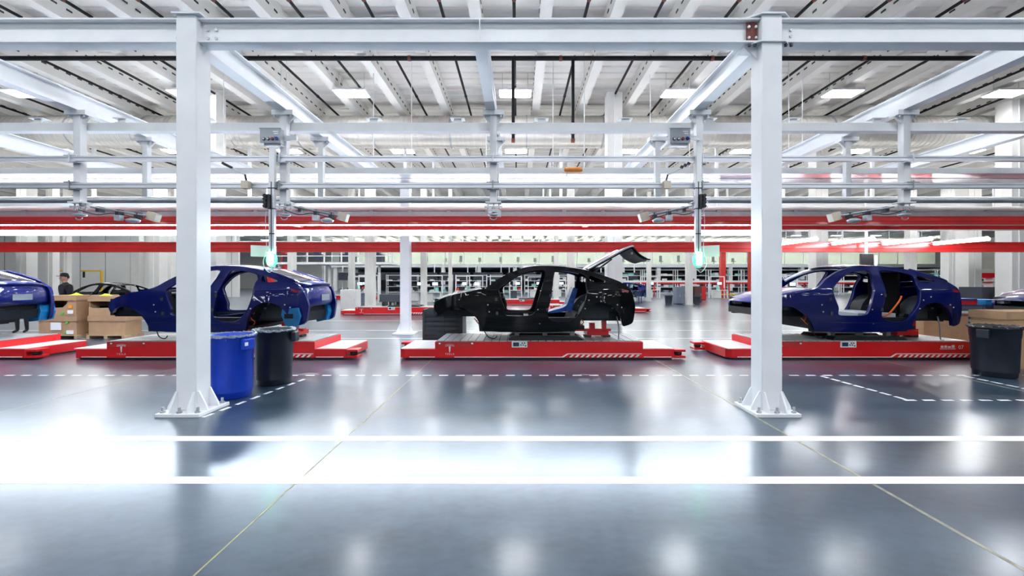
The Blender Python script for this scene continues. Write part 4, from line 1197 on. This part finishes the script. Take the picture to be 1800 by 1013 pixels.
# ------------------------------------------------------------------ signal poles with green lamps
def signal_pole(X, sgn, label):
    y = 7.42
    t = thing('signal_pole', label, 'signal pole', (X, y, 1.93), 'signal poles')
    MB().box(X - .035, X + .055, y - .04, y + .04, 3.45, 4.07).build('upper_profile', 'frame_white', t, bevel=.004)
    lp = MB(); lp.box(X - .05, X + .05, y - .03, y + .03, 2.14, 3.60)
    lo = lp.build('pole_profile', 'rail_alu', t, bevel=.004)
    MB().box(X - .008, X + .008, y - .034, y - .03, 2.14, 3.45).build('groove', 'dark_metal', lo)
    for z in (2.53, 2.97, 3.33):
        MB().box(X - .058, X + .058, y - .04, y + .04, z, z + .016).build('cable_tie', 'black_plastic', lo)
    # junction module with four bumps
    jm = MB().box(X - sgn * .045 - .04, X - sgn * .045 + .04, y - .09, y - .04, 2.98, 3.22).build('connector_block', 'dark_metal', t)
    for i in range(4):
        MB().tube([(X - sgn * .07, y - .09, 3.01 + i * .06), (X - sgn * .07, y - .12, 3.01 + i * .06)], .032, 10).build('connector', 'black_plastic', jm)
    # lamp
    lm = MB().box(X - .045, X + .045, y - .09, y - .03, 1.98, 2.22).build('signal_lamp', 'green_core', t, bevel=.02)
    MB().box(X - .04, X + .04, y - .03, y + .03, 1.93, 2.14).build('lamp_bracket', 'grey_metal', t)
    MB().tube([(X + .085 * math.cos(2 * PI * i / 24), y - .02, 2.08 + .11 * math.sin(2 * PI * i / 24)) for i in range(25)], .017, 6).build('lamp_ring', 'green_lamp', lm)
    # cables coiled near the lamp
    MB().tube(densify([(X - sgn * .06, y, 3.3), (X - sgn * .12, y, 2.8), (X - sgn * .1, y, 2.3), (X - sgn * .16, y, 2.02), (X - sgn * .05, y, 1.86), (X + sgn * .06, y, 2.0)], 5), .006, 5).build('cable', 'frame_white', t)
    # name board beside the pole
    sg = MB(); sg.cbox(X - sgn * .22, y + .12, 2.24, .40, .012, .20, rz=sgn * .6); sg.build('sign_board', 'print_white', t)
    return t
signal_pole(-4.32, 1, 'left signal pole with a glowing green lamp and white board')
signal_pole(3.17, -1, 'right signal pole with a glowing green lamp and white board')

# camera arm near the rails
def sensor_arm(X, s, label):
    t = thing('sensor_arm', label, 'sensor', (X, 7.4, 3.3))
    MB().tube([(X, 7.42, 3.76), (X + s * .38, 7.42, 3.58)], .014, 6).build('arm', 'rail_alu', t)
    MB().cbox(X + s * .40, 7.42, 3.40, .12, .10, .13).build('sensor_case', 'beige', t)
    MB().tube([(X + s * .38, 7.42, 3.58), (X + s * .41, 7.42, 3.46)], .016, 6).build('stem', 'black_plastic', t)
    for i in range(3):
        MB().cbox(X + s * (.02 + .06 * i), 7.40, 3.77 - .03 * i, .05, .04, .04, ry=.5).build('clip', 'black_plastic', t)
    return t
sensor_arm(-5.18, 1, 'small sensor on an arm left of the left signal pole')
sensor_arm(3.02, -1, 'small sensor on an arm left of the right signal pole')

# ------------------------------------------------------------------ tool trolleys at the post feet
def tool_trolley(X, s, label):
    t = thing('tool_trolley', label, 'tool carrier', (X, 7.66, 2.85), 'tool trolleys under the rails')
    y = 7.66
    MB().box(X - .14, X + .14, y - .09, y + .09, 3.115, 3.14).build('mount_plate', 'frame_white', t)
    MB().box(X - .16, X + .16, y - .04, y + .04, 3.04, 3.07).build('carriage', 'galv', t)
    for dx in (-.10, 0, .10):
        MB().tube([(X + dx, y, 3.115), (X + dx, y, 2.99)], .012, 6).build('stud', 'galv', t)
    MB().lathe([(.01, 2.88), (.09, 2.895), (.10, 2.92), (.03, 2.94), (.025, 3.04)], X, y, 14).build('swivel', 'galv', t)
    MB().tube([(X + .06 * math.cos(a), y - .02, 2.86 + .04 * math.sin(a)) for a in [PI * k / 8 for k in range(8, 17)]], .01, 6).build('hook', 'galv', t)
    if s:
        for j, dy in enumerate((-.05, .05)):
            MB().tube([(X + s * .05, y + dy, 3.08), (X + s * .72, y + dy + .5, 2.98)], .018, 6).build('swing_arm', 'grey_metal', t)
        for q in (.3, .6, .9):
            MB().cbox(X + s * .72 * q, y + .5 * q, 3.06 - .1 * q, .06, .12, .10).build('arm_joint', 'dark_metal', t)
        MB().cbox(X + s * .80, y + .62, 2.97, .18, .14, .16, ry=.3 * s).build('balancer_case', 'beige', t)
        MB().lathe([(.02, 2.82), (.10, 2.84), (.12, 2.88), (.04, 2.92)], X + s * .58, y + .42, 12).build('swivel', 'galv', t)
        MB().cbox(X + s * .42, y + .3, 2.90, .10, .1, .10).build('hose_coupling', 'galv', t)
        MB().tube(densify([(X, y - .03, 3.0), (X + s * .2, y + .1, 2.93), (X + s * .4, y + .25, 2.98), (X + s * .7, y + .5, 2.90)], 4), .008, 5).build('hose', 'cable_black', t)
    else:
        MB().cbox(X, y, 2.98, .20, .12, .05).build('lower_plate', 'galv', t)
        MB().cbox(X + .10, y, 2.93, .07, .1, .10).build('hose_coupling', 'galv', t)
    return t
for (X, s, lab) in ((-7.95, 1, 'tool trolley with swing arm under the leftmost near post'), (-4.23, 1, 'tool trolley with swing arm right of the left signal pole'),
                    (-.44, 0, 'short tool trolley with hook above the black car'), (3.28, -1, 'tool trolley with swing arm left of the right signal pole'),
                    (7.02, -1, 'tool trolley with swing arm above the right blue car')):
    tool_trolley(X, s, lab)
t = thing('hoist_balancer', 'orange hoist cylinder hanging under the canopy front edge', 'hoist', (1.18, 9.08, 3.95))
MB().tube([(1.00, 9.02, 4.09), (1.04, 9.02, 4.09), (1.34, 9.02, 4.09), (1.38, 9.02, 4.09)], [.04, .06, .06, .04], 14).build('cylinder', 'orange', t)
for X in (1.06, 1.32):
    MB().tube([(X, 9.02, 4.03), (X - .02, 9.02, 3.95), (X + .03, 9.02, 3.93)], .008, 5).build('hook', 'galv', t)
    MB().box(X - .015, X + .015, 9.02, 9.15, 4.10, 4.16).build('bracket', 'galv', t)

# ------------------------------------------------------------------ people
def person(X, y, h, rz, label, cap=True):
    t = thing('person', label, 'person', (X, y, 0))
    t.rotation_euler.z = rz
    s = h / 1.8
    J = {'pel': ((0, 0, .95), (.155, .11)), 'sp': ((0, .0, 1.12), (.15, .10)), 'ch': ((0, 0, 1.33), (.25, .15)), 'nb': ((0, .01, 1.475), (.085, .075)), 'nk': ((0, -.005, 1.55), (.055, .055))}
    for sd, q in (('l', -1), ('r', 1)):
        J.update({'sh' + sd: ((q * .27, .01, 1.41), (.10, .09)), 'el' + sd: ((q * .33, .03, 1.15), (.065, .065)), 'wr' + sd: ((q * .20, -.17, .99), (.034, .034)), 'ha' + sd: ((q * .17, -.25, .965), (.038, .022)),
                  'hp' + sd: ((q * .10, 0, .90), (.095, .10)), 'kn' + sd: ((q * .115, -.01, .50), (.062, .065)), 'an' + sd: ((q * .12, .02, .09), (.042, .045)), 'to' + sd: ((q * .135, -.15, .045), (.042, .035))})
    E = [('pel', 'sp'), ('sp', 'ch'), ('ch', 'nb'), ('nb', 'nk')]
    for sd in 'lr':
        E += [('ch', 'sh' + sd), ('sh' + sd, 'el' + sd), ('el' + sd, 'wr' + sd), ('wr' + sd, 'ha' + sd), ('pel', 'hp' + sd), ('hp' + sd, 'kn' + sd), ('kn' + sd, 'an' + sd), ('an' + sd, 'to' + sd)]
    keys = list(J)
    me = bpy.data.meshes.new('body')
    me.from_pydata([Vector(J[k][0]) * s for k in keys], [(keys.index(a), keys.index(b)) for a, b in E], [])
    me.materials.append(M['cloth_black'])
    o = bpy.data.objects.new('body', me); C.objects.link(o); o.parent = t
    o.modifiers.new('skin', 'SKIN')
    for i, k in enumerate(keys):
        me.skin_vertices[0].data[i].radius = (J[k][1][0] * s, J[k][1][1] * s)
    me.skin_vertices[0].data[0].use_root = True
    sb = o.modifiers.new('smooth', 'SUBSURF'); sb.levels = 2; sb.render_levels = 2
    off = Vector((X, y, 0))
    # head with jaw, nose, ears, eyes; hands with fingers
    def Bp(mb, name, m, parent=t):
        mb.v = [(a + X, b + y, c) for (a, b, c) in mb.v]
        return mb.build(name, m, parent)
    hc = Vector((0, -.015, 1.665)) * s
    hd = MB(); V = []; Fq = []
    nu, nv = 20, 14
    for j in range(nv + 1):
        ph = PI * j / nv
        for i in range(nu):
            th = 2 * PI * i / nu
            x_, y_, z_ = math.sin(ph) * math.cos(th), math.sin(ph) * math.sin(th), math.cos(ph)
            w = .076 * (1 - .22 * max(0, -z_) ** 1.5)
            d = .095 * (1 - .10 * max(0, -z_))
            V.append((hc.x + x_ * w * s, hc.y + (y_ * d - .012 * max(0, -z_) * (1 if y_ < 0 else 0)) * s, hc.z + z_ * .125 * s))
    for j in range(nv):
        for i in range(nu):
            Fq.append((j * nu + i, j * nu + (i + 1) % nu, (j + 1) * nu + (i + 1) % nu, (j + 1) * nu + i))
    hd.add(V, Fq, True)
    hd.tube([(0, -.005 * s, 1.50 * s), (0, -.01 * s, 1.60 * s)], .052 * s, 12)
    head = Bp(hd, 'head', 'skin')
    ns = MB(); ns.add([(hc.x - .016 * s, hc.y - .092 * s, hc.z - .035 * s), (hc.x + .016 * s, hc.y - .092 * s, hc.z - .035 * s), (hc.x, hc.y - .118 * s, hc.z - .032 * s), (hc.x, hc.y - .090 * s, hc.z + .02 * s)], [(0, 1, 2), (0, 2, 3), (1, 3, 2), (0, 3, 1)]); Bp(ns, 'nose', 'skin', head)
    for q in (-1, 1):
        er = MB(); er.cbox(hc.x + q * .078 * s, hc.y + .01 * s, hc.z - .01 * s, .016 * s, .04 * s, .065 * s); Bp(er, 'ear', 'skin', head)
        ey = MB(); ey.cbox(hc.x + q * .030 * s, hc.y - .088 * s, hc.z + .008 * s, .026 * s, .012 * s, .010 * s); Bp(ey, 'eye', 'black_plastic', head)
    mo = MB(); mo.cbox(hc.x, hc.y - .092 * s, hc.z - .065 * s, .045 * s, .012 * s, .010 * s); Bp(mo, 'mouth', 'rust', head)
    hr_ = MB(); hr_.lathe([(.079 * s, hc.z - .02 * s), (.083 * s, hc.z + .03 * s), (.081 * s, hc.z + .06 * s)], hc.x, hc.y + .022 * s, 18, False); Bp(hr_, 'hair', 'cloth_black', head)
    if cap:
        cp = MB(); cp.lathe([(.090 * s, hc.z + .035 * s), (.093 * s, hc.z + .07 * s), (.082 * s, hc.z + .115 * s), (.05 * s, hc.z + .14 * s), (.005, hc.z + .146 * s)], hc.x, hc.y, 20, True, True)
        cp.prism([(hc.x - .075 * s, hc.y - .05 * s), (hc.x + .075 * s, hc.y - .05 * s), (hc.x + .06 * s, hc.y - .15 * s), (hc.x, hc.y - .175 * s), (hc.x - .06 * s, hc.y - .15 * s)], 'z', hc.z + .04 * s, hc.z + .052 * s)
        Bp(cp, 'cap', 'cloth_black')
    for q in (-1, 1):
        hn = MB()
        bx, by, bz = q * .17 * s, -.25 * s, .965 * s
        for k in range(4):
            L = (.075, .085, .08, .062)[k]
            fx = bx + (k - 1.5) * .019 * s
            hn.tube([(fx, by - .01 * s, bz), (fx, by - (.01 + L * .55) * s, bz - .012 * s), (fx, by - (.01 + L * .8) * s, bz - .045 * s)], [.0095 * s, .009 * s, .007 * s], 8)
        hn.tube([(bx - q * .025 * s, by + .03 * s, bz), (bx - q * .055 * s, by - .005 * s, bz - .01 * s), (bx - q * .06 * s, by - .04 * s, bz - .015 * s)], [.012 * s, .010 * s, .008 * s], 8)
        hn.cbox(bx, by + .02 * s, bz, .085 * s, .085 * s, .03 * s)
        Bp(hn, 'hand', 'skin')
    return t
person(-14.62, 13.62, 1.97, -.5, 'worker in black clothes and a black cap behind the cardboard boxes')
person(-16.35, 13.9, 1.80, .3, 'worker in black trousers mostly hidden behind the leftmost blue car', cap=False)

# ------------------------------------------------------------------ things farther back
def stand_box(x0, x1, y0, y1, z0, z1, name, mat_, label, cat, group=None, doors=0, feet=True):
    t = thing(name, label, cat, ((x0 + x1) / 2, (y0 + y1) / 2, z0), group)
    fz = .06 if feet else 0
    MB().box(x0, x1, y0, y1, z0 + fz, z1).build('body', mat_, t, bevel=.008)
    if feet:
        MB().box(x0 + .04, x1 - .04, y0 + .04, y1 - .04, z0, z0 + fz).build('plinth', 'dark_metal', t)
    for i in range(doors):
        a = x0 + (x1 - x0) * i / doors
        b = x0 + (x1 - x0) * (i + 1) / doors
        d = MB().box(a + .015, b - .015, y0 - .02, y0, z0 + fz + .03, z1 - .03).build('door', mat_, t)
        MB().box(b - .09, b - .07, y0 - .04, y0 - .02, (z0 + z1) / 2 - .08, (z0 + z1) / 2 + .08).build('handle', 'galv', d)
    return t
stand_box(-10.35, -9.45, 24.6, 25.4, 0, 1.22, 'cabinet', 'cab_white', 'white cabinet standing right of the left blue car tail', 'cabinet', doors=1)
t = thing('parts_crate', 'dark grey parts crate on the distant red carrier', 'crate', (-6.9, 22.4, .40))
MB().box(-7.25, -5.85, 22.1, 22.9, .62, 1.02).build('crate_body', 'bin_grey', t, bevel=.01)
for i in range(4):
    X = -7.15 + i * .38
    MB().box(X, X + .14, 22.2, 22.8, .405, .62).build('foot', 'black_plastic', t)
stand_box(11.75, 12.42, 31.2, 31.9, 0, 1.30, 'cabinet', 'cab_blue', 'grey blue cabinet left of the slim white column', 'cabinet', doors=2)
stand_box(13.45, 14.15, 34.0, 34.7, 0, 1.32, 'cabinet', 'cab_brown', 'brown cabinet under the right green lamp', 'cabinet', doors=1)
stand_box(14.25, 14.85, 34.0, 34.7, 0, 1.30, 'cabinet', 'cab_brown', 'second brown cabinet right of the right green lamp', 'cabinet', doors=1)
stand_box(15.9, 17.0, 38.0, 38.8, 0, 1.25, 'cabinet', 'red_beam', 'dark red cabinet left of the red gantry post', 'cabinet', doors=2)
for (X, y, r, h, lab) in ((11.1, 31.0, .28, .66, 'small grey bin left of the grey blue cabinet'), (13.15, 31.0, .26, .62, 'small grey bin in front of the brown cabinet')):
    t = thing('waste_bin', lab, 'bin', (X, y, 0))
    MB().lathe([(r * .8, 0), (r, h), (r * 1.06, h), (r * 1.06, h - .04), (r * .92, h - .05), (r * .75, .03)], X, y, 18).build('bin_body', 'bin_grey', t)
    MB().lathe([(r * 1.07, h), (r * 1.09, h + .03), (r * 1.0, h + .03)], X, y, 18, False).build('rim', 'bin_grey', t)
# navy rack left of the slim column
t = shelf_cart(8.2, 9.6, 32.6, 33.4, (.12, .55, .95), 1.0, 'navy parts rack with pale boxes beside the thin white column', 'navy')
for i, (X, z, m) in enumerate(((8.4, .16, 'film_teal'), (8.85, .16, 'cab_white'), (9.2, .59, 'navy'), (8.5, .59, 'navy'))):
    t = thing('parts_bin', 'small box on the navy parts rack, %s' % ('lower left', 'lower right', 'upper right', 'upper left')[i], 'bin', (X, 33, z), 'boxes on the navy rack')
    MB().box(X, X + .35, 32.7, 33.2, z, z + .28).build('bin_body', m, t); MB().box(X - .01, X + .36, 32.69, 33.21, z + .28, z + .31).build('rim', m, t)

# red gantry posts far back
for i, (px, d, lab) in enumerate(((1270, 44.0, 'red gantry post above the yellow guard at right'), (476, 44.0, 'red gantry post behind the left green lamp'), (1320, 46.0, 'red gantry post beside the right front column'), (500, 46, 'darker red gantry post right of the left green lamp'))):
    X = (px - VX) * d / F_PX
    t = thing('gantry_post', lab, 'post', (X, d, 0), 'red gantry posts')
    MB().box(X - .24, X + .24, d - .24, d + .24, .05, 5.4).build('shaft', 'red_beam', t)
    MB().box(X - .42, X + .42, d - .42, d + .42, 0, .05).build('base_plate', 'dark_metal', t)
    g = MB(); g.box(X - .9, X + .9, d - .75, d - .65, .30, .42); g.box(X - .9, X - .8, d - .75, d - .65, 0, .30); g.box(X + .8, X + .9, d - .75, d - .65, 0, .30)
    g.build('guard_rail', 'yellow', t)

# mezzanine office at the end of the hall
MZ = 76.0
mz = thing('mezzanine_office', 'long white office gallery with glass front at the end of the hall', 'mezzanine', (8, MZ, 0), kind='structure')
MB().box(-34, 82, MZ, MZ + 14, 4.25, 4.85).build('slab', 'frame_white', mz)
MB().box(-34, 82, MZ + 7, MZ + 7.2, 4.85, 9.2).build('office_wall', 'office_wall', mz)
MB().box(-34, 82, MZ - .02, MZ + .2, 7.7, 9.0).build('bulkhead', 'frame_white', mz)
MB().box(-34, 82, MZ + 13.8, MZ + 14, 0, 4.25).build('under_wall', 'far_dark', mz)
pane = mesh_of(MB().box(0.05, 3.35, 0, .04, 0, 2.8), 'pane', 'office_glass')
for i in range(34):
    X = -33.5 + 3.4 * i
    MB().box(X + .6, X + 2.8, MZ + 3, MZ + 3.4, 7.5, 7.6).build('office_light', 'office_lamp', mz)
    MB().box(X - .06, X + .06, MZ - .02, MZ + .1, 4.85, 7.7).build('mullion', 'frame_white', mz)
    piece(pane, 'pane', (X - 8, .02, 4.87), mz)
for i in range(18):
    X = -33 + 6.5 * i
    MB().box(X - .35, X + .35, MZ + .2, MZ + .9, 0, 4.25).build('support_column', 'column_cream', mz)
rng = random.Random(3)
for i in range(20):
    X = -20 + 3.3 * i + rng.uniform(-.4, .4)
    t = thing('office_chair', 'small dark office chair behind the gallery glass, %s' % nth(i, 20), 'chair', (X, MZ + 1.5, 4.85), 'office chairs in the gallery')
    hh = rng.uniform(.75, 1.35)
    MB().box(X - .28, X + .28, MZ + 1.2, MZ + 1.8, 5.30, 5.42).build('seat', 'cloth_black', t)
    MB().box(X - .26, X + .26, MZ + 1.75, MZ + 1.85, 5.42, 4.85 + hh + .35).build('backrest', 'cloth_black', t, bevel=.05)
    MB().box(X - .05, X + .05, MZ + 1.45, MZ + 1.55, 4.9, 5.30).build('column', 'black_plastic', t)
    MB().cbox(X, MZ + 1.5, 4.875, .5, .5, .05).build('base', 'black_plastic', t)

# racks and workstations under and before the gallery
def rack(X, y, w, h, label, mat_='frame_white', items=True, seed=0):
    rg = random.Random(seed)
    t = thing('parts_rack', label, 'rack', (X + w / 2, y, 0), 'parts racks in the distance')
    for a in (X, X + w - .08):
        for b in (y, y + .72):
            MB().box(a, a + .08, b, b + .08, 0, h).build('upright', mat_, t)
    nl = max(2, int(h / .62))
    for k in range(nl):
        z = .25 + k * (h - .35) / (nl - 1)
        sh = MB().box(X, X + w, y, y + .8, z, z + .06).build('shelf', mat_, t)
        a = X + .12
        while items and a < X + w - .5:
            bw = rg.uniform(.25, .6); bh = rg.uniform(.12, .36)
            if rg.random() < .75 and k < nl - 1:
                MB().box(a, a + bw, y + .05, y + .6, z + .06, z + .06 + bh).build('stored_part', rg.choice(['bin_grey', 'cab_white', 'far_dark', 'cab_blue', 'cab_white', 'teal_item']), sh)
            a += bw + rg.uniform(.05, .25)
    return t
for i in range(13):
    rack(11.5 + 4.1 * i, 52.0, 3.9, 3.2, 'tall white parts rack in the row behind the cabinets, %s' % nth(i, 13), seed=i)
for i in range(6):
    rack(-17.5 + 4.6 * i, 56.0, 4.2, 2.6, 'white parts rack in the row beyond the black car, %s' % nth(i, 6), seed=20 + i)
# red conveyor line under racks, with light strip
t = thing('red_conveyor', 'thin red conveyor rail in front of the far right racks', 'conveyor', (28, 49, 0))
MB().box(9.5, 52, 48.8, 49.1, 1.42, 1.58).build('rail', 'agv_red', t)
MB().box(9.5, 52, 48.8, 49.1, 1.60, 1.82).build('guard_panel', 'print_white', t)
for i in range(15):
    MB().box(10 + 2.9 * i, 10.1 + 2.9 * i, 48.9, 49.0, 0, 1.42).build('leg', 'red_beam', t)
# dark machine rows under the gallery
for i in range(9):
    X = -26 + 4.9 * i
    t = thing('machine_housing', 'dark machine housing hanging under the gallery, %s' % nth(i, 9), 'machine', (X, 62, 1.6), 'dark machines under the gallery')
    MB().box(X, X + 4.2, 61, 63, 1.9, 3.0).build('housing', 'far_dark', t, bevel=.05)
    for a in (X + .2, X + 3.9):
        MB().box(a, a + .12, 61.9, 62.1, 0, 4.25).build('hanger', 'frame_white', t)
# workstations
rng = random.Random(11)
ws = [(-11.8, 33), (-8.6, 36), (-6.9, 34), (-5.0, 38), (-3.6, 35), (-2.2, 41), (-.2, 42), (2.0, 44), (4.6, 46), (7.3, 43), (-14.5, 38), (-16.5, 44), (-19.5, 36), (10.2, 42), (13.5, 43), (20.0, 42), (23.5, 38), (26.5, 42), (18.5, 30), (20.8, 32)]
for i, (X, y) in enumerate(sorted(ws)):
    t = thing('workstation', 'white assembly workstation in the distance, %s' % nth(i, 20), 'workstation', (X, y, 0), 'assembly workstations')
    w = rng.uniform(1.1, 1.8); h = rng.uniform(1.0, 1.5)
    MB().box(X - w / 2, X + w / 2, y - .4, y + .4, .80, .86).build('worktop', 'cab_white', t)
    for a in (-1, 1):
        MB().box(X + a * w / 2 - .04, X + a * w / 2 + .04, y + .3, y + .38, 0, 2.2).build('upright', 'frame_white', t)
        MB().box(X + a * w / 2 - .04, X + a * w / 2 + .04, y - .38, y - .3, 0, .80).build('leg', 'frame_white', t)
    MB().box(X - w / 2, X + w / 2, y + .3, y + .38, 2.14, 2.22).build('top_bar', 'frame_white', t)
    MB().box(X - w * .4, X + w * .1, y - .3, y + .3, .05, .78).build('cabinet', rng.choice(['cab_white', 'bin_grey', 'cab_blue', 'cab_white']), t)
    sc_ = MB().box(X - .05, X + .45, y + .2, y + .25, 1.35, 1.65).build('screen_case', 'black_plastic', t)
    MB().box(X - .02, X + .42, y + .195, y + .2, 1.38, 1.62).build('screen', 'monitor', sc_)
    for q in range(3):
        a = X - w / 2 + .1 + q * w / 3.2
        MB().box(a, a + .22, y - .2, y + .1, .86, .86 + rng.uniform(.12, .4)).build('tool_tray', rng.choice(['teal_item', 'bin_grey', 'cab_white', 'red_beam', 'far_dark']), t)
# white overhead conveyor rails farther back
for i, (y, z, lab) in enumerate(((19.5, 5.15, 'white overhead rail in the middle distance'), (26.0, 5.9, 'white overhead rail beyond the middle rail'), (33.0, 6.0, 'white overhead rail in the far hall'), (40.0, 5.2, 'lower white overhead rail in the far hall'), (48.0, 7.4, 'farthest white overhead rail'))):
    t = thing('overhead_rail', lab, 'rail', (0, y, z), 'far overhead rails')
    MB().ibeam('x', -40, 40, y, z, z + .32, .25, .05, .04).build('i_section', 'frame_white', t)
    for k in (range(-13, 13) if y < 35 else ()):
        sl = MB().box(k * 3.0, k * 3.0 + 2.9, y - .05, y + .05, z + .36, z + .46).build('added_fill_light', 'added_roof_fill', t)  # strips added on the rails to brighten the roof from below
    for k in range(-5, 6):
        MB().box(k * 7.2 - .06 + 2, k * 7.2 + .06 + 2, y - .06, y + .06, z + .32, 9.36).build('hanger', 'frame_white', t)
    for k in range(-6, 7):
        MB().box(k * 5.3 - .3, k * 5.3 + .35, y - .18, y + .18, z - .42, z).build('trolley_box', ('grey_metal', 'frame_white')[k % 2], t)
# platform with railing at left centre
t = thing('steel_platform', 'white steel platform with railing behind the left green lamp', 'platform', (-16, 38, 0))
MB().box(-21.5, -11.0, 37, 39.5, 3.2, 3.4).build('deck', 'frame_white', t)
for i in range(8):
    X = -21.5 + 1.5 * i
    MB().box(X - .05, X + .05, 37, 37.1, 3.4, 4.5).build('railing_post', 'frame_white', t)
    if i % 3 == 0: MB().box(X - .1, X + .1, 38, 38.2, 0, 3.2).build('support', 'frame_white', t)
for z in (3.9, 4.45):
    MB().box(-21.5, -11.0, 37, 37.08, z, z + .08).build('railing_bar', 'frame_white', t)
for i, X in enumerate((-20.5, -18.2, -15.4, -12.8)):
    q = thing('drive_unit', 'dark drive unit standing on the steel platform, %s' % nth(i, 4), 'machine', (X, 38.2, 3.4), 'drive units on the platform')
    MB().box(X - .6, X + .6, 37.8, 38.8, 3.4, 4.15).build('housing', 'far_dark', q, bevel=.03); MB().box(X - .2, X + .3, 38.0, 38.5, 4.15, 4.4).build('motor', 'navy', q, bevel=.03)
# yellow swing hoists by the partition wall
for i, X in enumerate((-46.8, -43.5)):
    t = thing('swing_hoist', ['yellow swing hoist arm above the worker cap', 'yellow swing hoist frame right of the worker'][i], 'hoist', (X, 43, 0), 'yellow swing hoists')
    MB().box(X + .9, X + 1.05, 43, 43.15, 0, 2.7).build('mast', 'yellow', t); MB().box(X - 1.1, X + 1.05, 43, 43.15, 2.7, 2.85).build('jib', 'yellow', t)
    MB().box(X - .9, X - .75, 43.02, 43.12, 2.1, 2.7).build('hoist_body', 'black_plastic', t)
# overhead monitor above right blue car
t = thing('overhead_monitor', 'black monitor hanging above the roof of the right blue car', 'monitor', (9.6, 12.4, 2.0))
Xm = (1524 - VX) * 13.7 / F_PX
t.location = (Xm, 13.7, 2.0)
MB().box(Xm - .20, Xm + .20, 13.68, 13.76, 2.05, 2.60).build('screen_case', 'black_plastic', t, bevel=.01)
MB().box(Xm - .03, Xm + .03, 13.70, 13.76, 2.2, 5.07).build('hanger', 'frame_white', t)
MB().box(Xm + .22, Xm + .30, 13.66, 13.74, 2.1, 2.55).build('speaker', 'frame_white', t)

# red framed rack and dark machine far right
t = thing('red_frame_rack', 'red framed rack between the cream columns at far right', 'rack', (44, 40, 0))
MB().box(43.5, 48.5, 40, 40.8, 2.05, 2.5).build('top_panel', 'agv_red', t)
for X in (43.5, 45.1, 46.7, 48.3):
    MB().box(X, X + .2, 40, 40.8, 0, 2.05).build('upright', 'frame_white', t)
for z in (.5, 1.1, 1.6):
    MB().box(43.5, 48.5, 40, 40.8, z, z + .08).build('shelf', 'red_beam', t)
stand_box(20.5, 23.2, 18.6, 19.6, 0, 1.45, 'machine_cabinet', 'far_dark', 'dark machine cabinet behind the rightmost blue bonnet', 'machine', doors=3)
